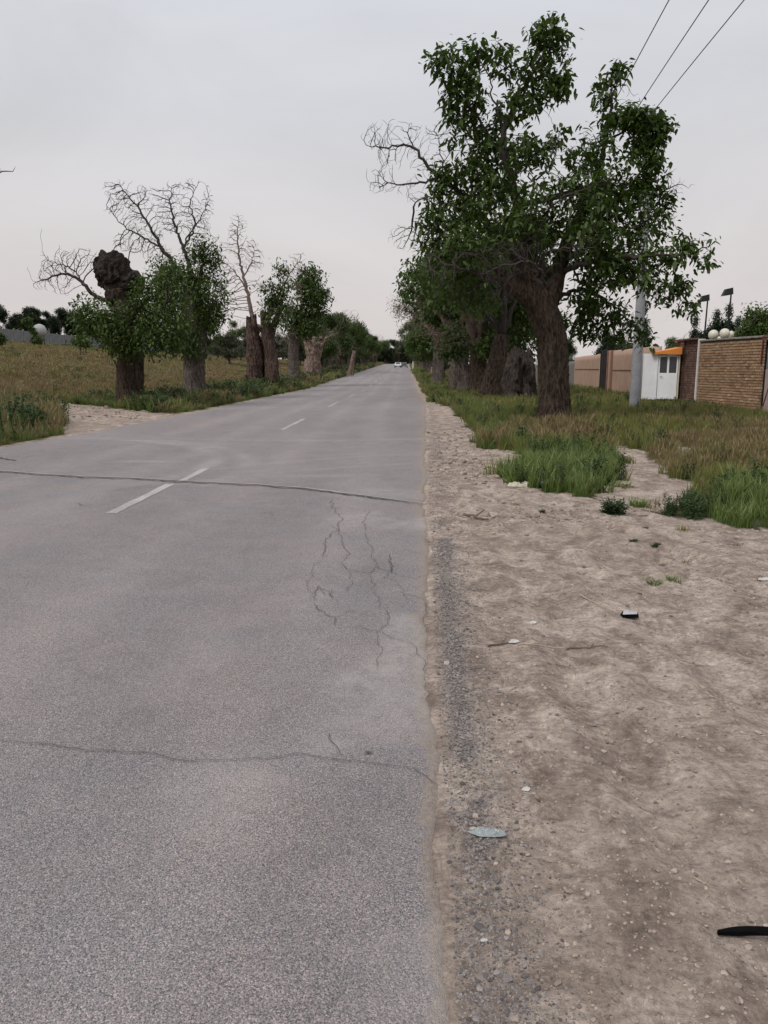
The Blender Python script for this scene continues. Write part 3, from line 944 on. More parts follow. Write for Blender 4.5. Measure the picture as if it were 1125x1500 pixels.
crk = lambda pts, w=.012, j=.03, z=.0085: ribbon('crack', [G(*p)[:2] for p in pts], w * (.5 if w < .03 else 1), M['crack'], road, z, jit=j * 1.5, step=.025)
main = [(-60, 690), (0, 692), (60, 697), (130, 701), (200, 703), (260, 707), (300, 709), (370, 712), (450, 718), (520, 727), (570, 734), (624, 741)]
ribbon('crack_lip', [G(x, y - 2.0)[:2] for x, y in main], .05, M['crack_lip'], road, .0075, jit=.02)
crk(main, .032, .03, .010)
crk([(-40, 1085), (40, 1093), (90, 1096), (160, 1103), (225, 1107), (270, 1117), (320, 1118), (400, 1112), (430, 1108), (500, 1116), (560, 1122), (600, 1128), (650, 1135)], .008, .012)
crk([(482, 1075), (484, 1086), (492, 1094), (503, 1112)], .008, .008)
crk([(600, 1128), (622, 1138), (636, 1152)], .009, .01)
crk([(484, 730), (488, 745), (500, 760), (497, 775), (480, 790), (476, 815), (468, 822)], .012)
crk([(540, 750), (536, 765), (535, 780)], .008)
crk([(498, 825), (508, 838), (540, 842), (556, 832), (572, 838), (573, 822)], .010)
crk([(556, 850), (575, 840), (570, 822), (574, 812)], .012)
crk([(458, 882), (465, 862), (485, 870), (486, 880)], .009)
crk([(458, 884), (466, 898), (490, 908), (493, 922)], .010)
crk([(466, 860), (470, 870), (486, 878), (487, 866)], .007)
crk([(492, 918), (530, 922), (556, 928), (575, 938), (600, 944)], .007)
crk([(556, 928), (568, 918), (566, 900), (556, 895)], .007)
crk([(575, 868), (600, 875), (625, 882)], .006)
crk([(620, 885), (626, 900), (622, 915)], .008)
crk([(560, 845), (580, 856), (600, 880)], .006)
crk([(487, 770), (500, 790), (508, 812), (498, 825)], .009)
crk([(508, 838), (516, 856), (505, 868), (487, 872)], .007)
crk([(573, 838), (590, 846), (608, 850), (622, 846)], .007)
crk([(540, 842), (548, 862), (556, 880), (556, 895)], .006)
crk([(535, 780), (541, 800), (548, 818), (556, 832)], .007)
crk([(493, 908), (515, 898), (535, 900), (556, 895)], .005)
crk([(574, 812), (590, 806), (610, 812), (626, 808)], .006)
crk([(556, 928), (552, 945), (560, 962), (556, 980)], .005)
crk([(600, 944), (612, 952), (622, 968), (628, 990)], .005)
crk([(468, 822), (455, 840), (450, 862), (458, 882)], .006)
crk([(488, 745), (505, 742), (520, 748), (536, 746)], .006)
crk([(0, 771), (30, 769), (72, 770)], .010)
crk([(112, 739), (124, 741), (138, 740)], .02)
crk([(380, 755), (392, 752), (405, 758)], .010)
crk([(-20, 668), (25, 676)], .05)

# ------------------------------------------------------------------ growth: clumps scattered as real blades
HID = bpy.data.collections.new('clump_sources')


def blade_clump(name, n, mat, rad, lean, width, seg, rng, head=0.0, hmin=.45, kind='blade'):
    V = []; Fq = []; Ft = []; T = []; AL = []; o = 0
    for i in range(n):
        a = rng.uniform(0, 2 * math.pi); rr_ = rad * math.sqrt(rng.random())
        b = np.array([rr_ * math.cos(a), rr_ * math.sin(a), -.03]); h = rng.uniform(hmin, 1.0)
        az = a + rng.normal(0, 1.0); ln = abs(rng.normal(lean, lean * .5)) * h
        wv = np.array([-math.sin(az + rng.normal(0, .8)), math.cos(az), 0]) * width * rng.uniform(.6, 1.3) * .5
        tt = rng.random(); pts = []
        for s in range(seg + 1):
            q = s / seg
            c = b + np.array([math.cos(az) * ln * q * q, math.sin(az) * ln * q * q, h * q * (1 - .18 * ln * q)])
            ww = wv * (1 - q ** 1.6) if not head else wv * (.45 if q < .75 else (1.0 + head * 2.2 if q < 1 else .1))
            if s < seg or head:
                V += [c - ww, c + ww]; T += [tt, tt]; AL += [q, q]
            else:
                V.append(c); T.append(tt); AL.append(1)
        m_ = seg if head else seg - 1
        for s in range(m_):
            k = o + s * 2; Fq.append((k, k + 1, k + 3, k + 2))
        if not head:
            k = o + (seg - 1) * 2; Ft.append((k, k + 1, k + 2)); o += seg * 2 + 1
        else:
            o += (seg + 1) * 2
    me = mesh_np(name, np.array(V), [np.array(Fq)] + ([np.array(Ft)] if Ft else []), mat, False, {'tint': np.array(T), 'along': np.array(AL)})
    return bpy.data.objects.new(name, me)


def leafy_clump(name, n, mat, rng, size=.16):
    """upright weed stems with small leaves, unit height"""
    anch = []
    mbv = MB()
    for i in range(n):
        a = rng.uniform(0, 6.28); r_ = .32 * math.sqrt(rng.random()); h = rng.uniform(.5, 1)
        b = np.array([r_ * math.cos(a), r_ * math.sin(a), -.02]); t = b + np.array([rng.normal(0, .1), rng.normal(0, .1), h])
        mbv.tube([b, (b + t) / 2 + rng.normal(0, .02, 3), t], [.010, .008, .004], 3, False)
        for q in np.linspace(.15, 1, 9): anch.append(b + (t - b) * q)
    v, f, t = leaves_np(np.array(anch), size, 3, rng, droop=-.35, spread=.02, aspect=.36)
    V1 = np.vstack(mbv.V); n1 = len(V1)
    V = np.vstack([V1, v]); Fs = [np.vstack(mbv.F[4])] + [np.asarray(q) + n1 for q in f]
    me = mesh_np(name, V, [np.vstack([Fs[0], Fs[1]]), Fs[2]], mat, False,
                 {'tint': np.concatenate([np.full(n1, .3), t]), 'along': np.clip(V[:, 2], 0, 1)})
    return bpy.data.objects.new(name, me)


def scatter(name, label, srcs, pts, rot, scl, idx=None, mat=None, cat=None):
    """one stuff object: points that carry real clumps"""
    if len(pts) == 0: return None
    c = bpy.data.collections.new(name + '_src')
    for i, s in enumerate(srcs):
        s.name = '%s_src_%02d' % (name, i); c.objects.link(s)
    n = len(pts)
    me = bpy.data.meshes.new(name); me.vertices.add(n); me.vertices.foreach_set('co', np.asarray(pts, np.float32).ravel())
    for k, v in (('rot', rot), ('scl', scl)):
        a = me.attributes.new(k, 'FLOAT_VECTOR', 'POINT'); a.data.foreach_set('vector', np.asarray(v, np.float32).ravel())
    a = me.attributes.new('pick', 'INT', 'POINT'); a.data.foreach_set('value', (np.arange(n) % len(srcs) if idx is None else idx).astype(np.int32))
    o = bpy.data.objects.new(name, me); COL.objects.link(o)
    ng = bpy.data.node_groups.new(name + '_scatter', 'GeometryNodeTree')
    ng.interface.new_socket('Geometry', in_out='INPUT', socket_type='NodeSocketGeometry')
    ng.interface.new_socket('Geometry', in_out='OUTPUT', socket_type='NodeSocketGeometry')
    gi = ng.nodes.new('NodeGroupInput'); go = ng.nodes.new('NodeGroupOutput')
    ci = ng.nodes.new('GeometryNodeCollectionInfo'); ci.inputs['Collection'].default_value = c
    ci.inputs['Separate Children'].default_value = True; ci.inputs['Reset Children'].default_value = True
    ip = ng.nodes.new('GeometryNodeInstanceOnPoints'); ip.inputs['Pick Instance'].default_value = True
    def attr(nm, ty):
        q = ng.nodes.new('GeometryNodeInputNamedAttribute'); q.data_type = ty; q.inputs['Name'].default_value = nm
        return q.outputs['Attribute']
    ng.links.new(gi.outputs[0], ip.inputs['Points']); ng.links.new(ci.outputs[0], ip.inputs['Instance'])
    ng.links.new(attr('pick', 'INT'), ip.inputs['Instance Index'])
    ng.links.new(attr('rot', 'FLOAT_VECTOR'), ip.inputs['Rotation'])
    ng.links.new(attr('scl', 'FLOAT_VECTOR'), ip.inputs['Scale'])
    ng.links.new(ip.outputs[0], go.inputs[0])
    md = o.modifiers.new('scatter', 'NODES'); md.node_group = ng
    tag(o, label, cat, None, 'stuff')
    return o


rg = np.random.default_rng(11)
SRC_GREEN = [blade_clump('green', 26, M['grass'], .30, .30, .030, 3, rg) for _ in range(5)]
SRC_LUSH = [blade_clump('lush', 34, M['grass_deep'], .26, .45, .034, 4, rg) for _ in range(4)]
SRC_DRY = [blade_clump('dry', 24, M['dry'], .34, .22, .014, 4, rg, head=1.0) for _ in range(5)]
SRC_WEED = [leafy_clump('weed', 9, M['weed'], rg) for _ in range(4)]


def cand(x0, x1, y0, y1, d0, p, rng):
    """candidate points with density falling with distance"""
    out = []
    edges = [y0]
    while edges[-1] < y1: edges.append(min(y1, edges[-1] * 1.12 + .2))
    for a, b in zip(edges[:-1], edges[1:]):
        m_ = (a + b) / 2; d = d0 * min(1, (14 / m_) ** p)
        xa = max(x0, -.68 * b - 2); xb = min(x1, .70 * b + 2)
        if xb <= xa: continue
        n = rng.poisson(d * (b - a) * (xb - xa))
        out.append(np.stack([rng.uniform(xa, xb, n), rng.uniform(a, b, n)], 1))
    return np.vstack(out)


def sow():
    pts = np.vstack([cand(1.2, 14.2, 7.8, 90, 46, 1.25, rg), cand(1.4, 6.5, 90, 320, 46, 1.25, rg), cand(14, 60, 8, 140, 6, 1.0, rg),
                     cand(-16, -8.1, 9, 120, 50, 1.2, rg), cand(-13, -8.1, 120, 330, 46, 1.25, rg), cand(-75, -16, 14, 330, 26, 1.15, rg)])
    x, y = pts[:, 0], pts[:, 1]
    dens, dry, tall = bigmask(x, y)
    keep = (dens > .5)
    keep &= ~((x > 12.3 + (y - 32) * .085) & (x < 14) & (y > 24) & (y < 75))
    # thin, patchy fringe
    fr = fbm(x * 1.2, y * 1.2, 2, 3, 61)
    edge_r = sst(.0, .7, x - RB(y))
    keep &= ~((x > 0) & (tall < .5) & (fr > .35 + .5 * edge_r) & (y < 22))
    x, y, dry, tall, fr = x[keep], y[keep], dry[keep], tall[keep], fr[keep]
    n = len(x)
    dist = np.hypot(x, y)
    # heights in metres
    hn = fbm(x * .5, y * .5, 0, 3, 71)
    h = np.where(x > 0, .31 + .15 * hn, .42 + .2 * hn)
    h = np.where((x > 0) & (x < RB(y) + 1.6) & (y > 15), .34 + .12 * hn, h)
    h = np.where(tall > .5, .31 + .14 * hn + .06 * (tall - 1), h)
    h = np.where((x > 0) & (y < 10.5) & (tall < .5), .20 + .05 * hn, h)
    vl = (x < 0) & (x > -11.5 - 3.5 * (y < 40)) & (y > 26)
    h = np.where(vl, .55 + .25 * hn + .25 * sst(38, 60, y), h)
    h = np.where((x < 0) & (x > -8.9), h * .6, h)
    nl = (x < 0) & (y < 25)
    h = np.where(nl, .26 + .40 * sst(8.6, 10.2, -x) + .12 * hn, h)
    h = np.where((x < -12) & (y > 30), .36 + .14 * hn, h)
    h *= rg.uniform(.55, 1.3, n)
    w = h * rg.uniform(.8, 1.3, n) * np.clip(dist / 26, 1, 4.5) ** .8
    rot = np.stack([rg.normal(0, .08, n), rg.normal(0, .08, n), rg.uniform(0, 6.28, n)], 1)
    P = np.stack([x, y, gz(x, y)], 1)
    sc = np.stack([w, w, h], 1)
    u = rg.random(n)
    isdry = u < dry
    lush = (~isdry) & ((tall > .5) | (nl & (u > .5)) | (vl & (fr > .05)) | ((x > 0) & (x < RB(y) + 1.6) & (u > .6)))
    weed = (~isdry) & ((nl & (x < -9.4) & (u < .42)) | (vl & (u > .86)) | ((x > 2.9) & (y < 9.3) & (tall < .5)) | (rg.random(n) < .05))
    green = ~(isdry | lush | weed)
    lush &= ~weed
    for nm, lab, src, mk in (('green_grass', 'short green grass growing over both verges', SRC_GREEN, green),
                             ('lush_grass', 'long bright green grass blades in thick patches at the verge edges', SRC_LUSH, lush),
                             ('dry_grass', 'dry brown seeding grass over the left field and right verge', SRC_DRY, isdry),
                             ('weed_growth', 'dark broad leaved weeds standing along the verges', SRC_WEED, weed)):
        s_ = sc[mk]
        if nm == 'weed_growth': s_ = s_ * np.array([.9, .9, 1.15])
        scatter(nm, lab, src, P[mk], rot[mk], s_)
    print('sown', n, green.sum(), lush.sum(), isdry.sum(), weed.sum())


sow()


# loose stones and clods
def stone(seed, flat=.6):
    v = []
    import bmesh
    bm = bmesh.new(); bmesh.ops.create_icosphere(bm, subdivisions=1, radius=1)
    rs = np.random.default_rng(seed)
    for q in bm.verts:
        q.co *= rs.uniform(.65, 1.15); q.co.z *= flat
    me = bpy.data.meshes.new('stone'); bm.to_mesh(me); bm.free()
    a = me.attributes.new('tint', 'FLOAT', 'POINT')
    return me


def m_stone(name, a, b):
    m, nt, out = new_mat(name)
    oi = N(nt, 'ShaderNodeObjectInfo').outputs['Random']
    c = mix(nt, oi, a, b)
    c = mix(nt, 1, c, ramp(nt, noi(nt, obj_co(nt), 3, 4, .7)['Fac'], [(.3, .75), (.7, 1.2)]), 'MULTIPLY')
    finish(nt, out, c, .9, None)
    return m


M['stone_grey'] = m_stone('asphalt_crumbs', (.08, .07, .068), (.30, .27, .255))
M['stone_tan'] = m_stone('earth_clods', (.17, .135, .11), (.42, .345, .295))


def sow_stones():
    for nm, lab, mat, n, wfun, s0 in (('gravel', 'loose dark asphalt crumbs along the road edge', M['stone_grey'], 42000, 0, .0022),
                                      ('earth_clods', 'small clods and pebbles lying on the bare earth', M['stone_tan'], 30000, 1, .0030)):
        src = []
        for i in range(5):
            me = stone(100 + i + len(nm), .55); me.materials.append(mat); src.append(bpy.data.objects.new(nm, me))
        y = 1.3 + 16 * rg.random(n) ** 2.2
        if wfun == 0:
            x = EDGE_R(y) + .13 + rg.normal(0, .09, n) * (1 + y * .08)
            k = rg.random(n) < np.where(y > 7, .4, 1)
        else:
            x = EDGE_R(y) + .12 + rg.random(n) * (1.2 + .62 * y)
            f = fbm(x * 1.5, y * 1.5, 0, 3, 91); k = rg.random(n) < sst(-.3, .35, f) + .12
        k &= x > EDGE_R(y) + .03
        d, _, _ = bigmask(x, y); k &= d < .5
        x, y = x[k], y[k]; m_ = len(x)
        s = s0 * np.exp(rg.normal(0, .5, m_)) * (1 + y * .10)
        s = np.minimum(s, .028)
        P = np.stack([x, y, gz(x, y) + s * .1], 1)
        scatter(nm, lab, src, P, np.stack([rg.normal(0, .3, m_), rg.normal(0, .3, m_), rg.uniform(0, 6.28, m_)], 1),
                np.stack([s * rg.uniform(.8, 1.5, m_), s * rg.uniform(.8, 1.3, m_), s], 1))


sow_stones()


def clods():
    src = []
    for i in range(4):
        me = stone(300 + i, .7); me.materials.append(M['stone_tan']); src.append(bpy.data.objects.new('clod', me))
    P = []; Sx = []
    for cx, cy, sx, sy, n, s0 in ((1.05, 12.4, .38, .9, 420, .020), (1.45, 8.3, .45, .35, 380, .013), (2.6, 5.6, .8, .5, 260, .009), (1.2, 3.2, .5, .8, 320, .006), (3.6, 7.2, .9, .6, 160, .012), (-10.5, 27.5, 2.4, 1.6, 500, .035), (-13.5, 33, 2.2, 2.0, 300, .04), (1.2, 16, .35, 2.5, 260, .022), (2.2, 4.4, 1.2, 1.2, 500, .005)):
        x = rg.normal(cx, sx, n); y = rg.normal(cy, sy, n); y = np.maximum(y, 1.3)
        d, _, _ = bigmask(x, y); k = (d < .5) & ((x > EDGE_R(y) + .05) | (x < EDGE_L(y) - .2)); x, y = x[k], y[k]
        s = s0 * np.exp(rg.normal(0, .45, len(x)))
        P.append(np.stack([x, y, gz(x, y) + s * .15], 1)); Sx.append(s)
    P = np.vstack(P); s = np.concatenate(Sx); m_ = len(s)
    scatter('broken_clods', 'broken lumps of dried earth lying in loose heaps on the bare ground', src, P,
            np.stack([rg.normal(0, .3, m_), rg.normal(0, .3, m_), rg.uniform(0, 6.28, m_)], 1), np.stack([s * rg.uniform(.9, 1.7, m_), s * rg.uniform(.8, 1.3, m_), s], 1))


clods()

# ------------------------------------------------------------------ the big leafy tree right of the road
def hero():
    rng = np.random.default_rng(5)
    Y0 = 22.7
    base = G(812, 623); base = np.array([AY(812, 600, Y0)[0], Y0, gzf(4.4, Y0) - .05]); loc = tuple(base)
    b = lambda px, py, dy=0.0: AY(px, py, Y0 + dy) - base
    parts = []
    z0 = np.array([0, 0, 0.])
    parts.append(bark_tube([z0, b(812, 590), b(810, 540), b(809, 500), b(800, 465), b(788, 440), b(776, 418), b(768, 400)],
                           [.41, .365, .345, .335, .345, .335, .29, .20], 120, 3, .22, .34, 0, 0, 3.6))
    # limbs as thick furrowed stems
    parts.append(bark_tube([b(788, 446), b(772, 405), b(768, 360, .2), b(762, 315, .3), b(752, 275, .3), b(742, 235, .2)], [.26, .21, .16, .14, .11, .07], 40, 7, .12, close=True))
    parts.append(bark_tube([b(800, 455), b(818, 400, .3), b(833, 350, .5), b(855, 305, .6), b(868, 275, .7)], [.28, .2, .17, .14, .1], 40, 12, .12))
    parts.append(bark_tube([b(775, 432), b(745, 412, -.2), b(735, 400, -.3), b(728, 392, -.5)], [.27, .18, .13, .08], 36, 17, .2, jag=.08))
    limbs = [
        ([b(762, 315, .3), b(750, 270, .3), b(742, 235, .2), b(738, 195, 0), b(755, 150, -.2), b(785, 100, -.3), b(812, 50, -.3)], .12, .022),
        ([b(745, 245, .2), b(715, 200, .5), b(690, 160, .4), b(665, 130, .2), b(640, 105, 0)], .06, .014),
        ([b(738, 195, 0), b(722, 140, -.4), b(712, 100, -.5)], .045, .014),
        ([b(868, 275, .7), b(880, 235, .8), b(890, 190, .6), b(898, 140, .5), b(905, 105, .5)], .09, .012),
        ([b(885, 215, .7), b(915, 190, .3), b(945, 185, .2)], .045, .012),
        ([b(833, 350, .5), b(880, 325, 1.0), b(920, 310, 1.2), b(960, 290, 1.2)], .09, .016),
        ([b(818, 400, .3), b(860, 385, -.6), b(910, 378, -1.0), b(960, 375, -1.0), b(1010, 372, -.8), b(1040, 360, -.7)], .09, .012),
        ([b(930, 377, -1.), b(965, 410, -1.0), b(1005, 445, -1.0)], .03, .01),
        ([b(805, 440, 0), b(850, 425, .8), b(890, 440, 1.2), b(920, 470, 1.2), b(940, 490, 1)], .07, .012),
        ([b(766, 390, 0), b(725, 345, .3), b(690, 305, .5), b(662, 270, .5), b(645, 258, .4)], .15, .07),
        ([b(645, 258, .4), b(625, 240, .4), b(608, 218, .3), b(590, 210, .2), b(560, 218, .1), b(535, 212, 0)], .055, .010),
        ([b(640, 262, .4), b(610, 268, .2), b(585, 270, .1), b(555, 268, 0)], .04, .010),
        ([b(606, 217, .3), b(598, 195, .3), b(600, 180, .3)], .02, .008),
        ([b(700, 320, .4), b(660, 302, .2), b(625, 290, .1), b(608, 297, 0)], .05, .016),
        ([b(745, 412, -.2), b(700, 400, -1.0), b(655, 385, -1.4), b(630, 370, -1.5)], .08, .02),
        ([b(762, 380, -.2), b(735, 360, -1.3), b(700, 372, -2.0)], .07, .016),
        ([b(790, 400, -.2), b(800, 372, -1.2), b(850, 360, -2.0)], .05, .014),
        ([b(780, 410, -.3), b(800, 415, -1.6), b(775, 385, -2.4), b(720, 395, -2.8)], .06, .014),
        ([b(752, 290, .3), b(790, 260, -.8), b(815, 225, -1)], .05, .014),
        ([b(768, 360, .2), b(800, 310, -1.2), b(830, 285, -1.8)], .06, .014),
        ([b(650, 265, .4), b(645, 215, .2), b(640, 195, .1)], .02, .008),
    ]
    s = Y0 / F * 1.02
    def B(px, py, rx, rz, dy, depth, n, leafy=1.0):
        k = .88 if leafy else 1.0
        return (b(px, py, dy), (rx * s * k, depth * k, rz * s * k), int(n * (.8 if leafy else 1.25)), leafy)
    blobs = [
        B(650, 100, 24, 28, 0, .6, 60), B(688, 82, 26, 22, 0, .6, 60), B(648, 138, 24, 18, 0, .5, 36), B(700, 120, 36, 30, 0, .8, 70),
        B(728, 95, 26, 32, -.2, .7, 60), B(800, 48, 28, 22, -.3, .6, 75), B(815, 80, 20, 30, -.3, .6, 60), B(790, 105, 34, 32, -.2, .8, 85),
        B(815, 135, 22, 28, -.3, .6, 45), B(760, 160, 40, 30, 0, .9, 75), B(700, 170, 38, 30, .3, .9, 75), B(665, 185, 16, 35, .2, .5, 24), B(720, 215, 42, 34, .2, 1.1, 100),
        B(778, 215, 36, 34, 0, 1.1, 85), B(815, 195, 18, 18, -.2, .6, 25), B(650, 258, 22, 16, .4, .6, 55), B(690, 250, 40, 28, .4, 1.1, 90), B(745, 262, 44, 34, .2, 1.4, 100),
        B(905, 104, 13, 16, .5, .35, 26), B(888, 140, 18, 26, .5, .5, 40), B(905, 180, 36, 22, .5, .8, 60), B(952, 186, 32, 22, .2, .7, 110), B(940, 170, 26, 14, .2, .6, 90), B(915, 168, 22, 12, .3, .5, 50), B(968, 196, 18, 14, .2, .5, 34), B(950, 250, 20, 40, .2, .6, 60), B(925, 205, 40, 18, .3, .7, 50),
        B(862, 225, 38, 30, .5, 1.1, 85), B(905, 255, 40, 34, .6, 1.1, 90), B(948, 262, 26, 26, .4, .8, 50), B(970, 290, 24, 26, .5, .8, 50), B(990, 282, 10, 10, .5, .4, 10),
        B(640, 305, 36, 34, .6, 1.2, 80), B(690, 300, 50, 40, .2, 1.7, 130), B(650, 345, 48, 36, .5, 1.6, 120), B(700, 365, 56, 40, -.4, 1.8, 140),
        B(800, 300, 52, 40, -.4, 1.8, 120), B(855, 290, 54, 40, -.4, 1.8, 140), B(910, 310, 50, 34, .4, 1.6, 120), B(955, 330, 34, 28, .3, 1.1, 65),
        B(760, 335, 50, 36, -.6, 1.6, 80), B(835, 350, 56, 34, -.6, 1.6, 110), B(890, 368, 56, 34, -.4, 1.6, 120), B(870, 410, 60, 36, -.2, 1.6, 120), B(925, 395, 42, 30, -.6, 1.2, 75),
        B(975, 375, 40, 18, -.9, .9, 60), B(1022, 362, 28, 14, -.8, .6, 42), B(1040, 380, 12, 12, -.8, .4, 14), B(1000, 415, 22, 12, -.9, .5, 20), B(1008, 450, 18, 12, -1, .5, 26),
        B(955, 425, 34, 22, -.8, .9, 50), B(850, 450, 44, 32, .6, 1.3, 85), B(895, 460, 40, 28, .8, 1.1, 70), B(930, 480, 24, 20, 1.0, .8, 36), B(945, 498, 12, 16, 1., .5, 16), B(858, 485, 30, 20, .8, .9, 36), B(900, 500, 26, 12, 1.0, .8, 20),
        B(665, 400, 48, 36, .3, 1.5, 100), B(700, 435, 50, 26, .8, 1.4, 80), B(638, 385, 24, 26, .3, .9, 34), B(740, 380, 30, 20, 1.5, 1., 40),
        # dead, leafless twigs
        B(575, 200, 40, 22, .1, .7, 70, 0), B(560, 232, 32, 22, .1, .6, 40, 0), B(572, 268, 40, 14, .1, .5, 45, 0), B(620, 225, 24, 26, .3, .5, 46, 0), B(600, 190, 16, 16, .3, .4, 26, 0),
        B(645, 195, 22, 20, .2, .4, 24, 0), B(655, 225, 18, 22, .2, .4, 20, 0), B(598, 345, 30, 26, .4, .8, 40, 0), B(615, 290, 20, 10, .1, .4, 14, 0),
        B(705, 400, 60, 30, -2.0, 1.0, 120, 0), B(780, 375, 60, 20, -2.1, .9, 90, 0), B(740, 425, 44, 20, -1.8, .8, 60, 0), B(860, 365, 40, 14, -2.1, .6, 36, 0), B(650, 390, 36, 26, -1.8, .9, 50, 0),
        B(985, 258, 16, 14, .4, .4, 14, 0), B(1005, 272, 12, 8, .5, .3, 8, 0), B(920, 150, 16, 20, .4, .3, 10, 0),
    ]
    g_ = grow(limbs, blobs, rng, .18, 2.4, .17, .0055)
    t = tree('tree', 'largest leafy tree, leaning furrowed trunk, bare dead branch reaching over the road', loc, parts, g_, rng, .20, 7,
             M['leaf'], M['bark'], M['twig'], spread=.12, thick=.012, keep=.19)
    return t


hero()


def hit(px, py, zoff=0.0):
    """where the sight line through a photo pixel meets the land"""
    d = ray(px, py); t = np.linspace(3, 700, 20000)
    x, y, z = d[0] * t, d[1] * t, EYE + d[2] * t
    b = z < terr(x, y) + zoff
    if not b.any(): return np.array([x[-1], y[-1], terr(x[-1], y[-1])])
    i = int(b.argmax()); return np.array([x[i], y[i], float(terr(x[i], y[i]))])


def burl(c, r, seed, sub=5):
    import bmesh
    bm = bmesh.new(); bmesh.ops.create_icosphere(bm, subdivisions=sub, radius=1)
    V = np.array([v.co[:] for v in bm.verts]); Fc = np.array([[v.index for v in f.verts] for f in bm.faces]); bm.free()
    n = fbm(V[:, 0] * 1.6, V[:, 1] * 1.6, V[:, 2] * 1.6, 4, seed)
    rd = 1 - np.abs(fbm(V[:, 0] * 3, V[:, 1] * 3, V[:, 2] * 2, 4, seed + 5)) * 2.4
    st = np.round(fbm(V[:, 0] * 2.4, V[:, 1] * 2.4, V[:, 2] * 1.2, 2, seed + 8) * 4) / 4
    V = V * (1 + .45 * n + .16 * rd + .22 * st)[:, None] * np.array(r) + np.array(c)
    return V, [Fc]


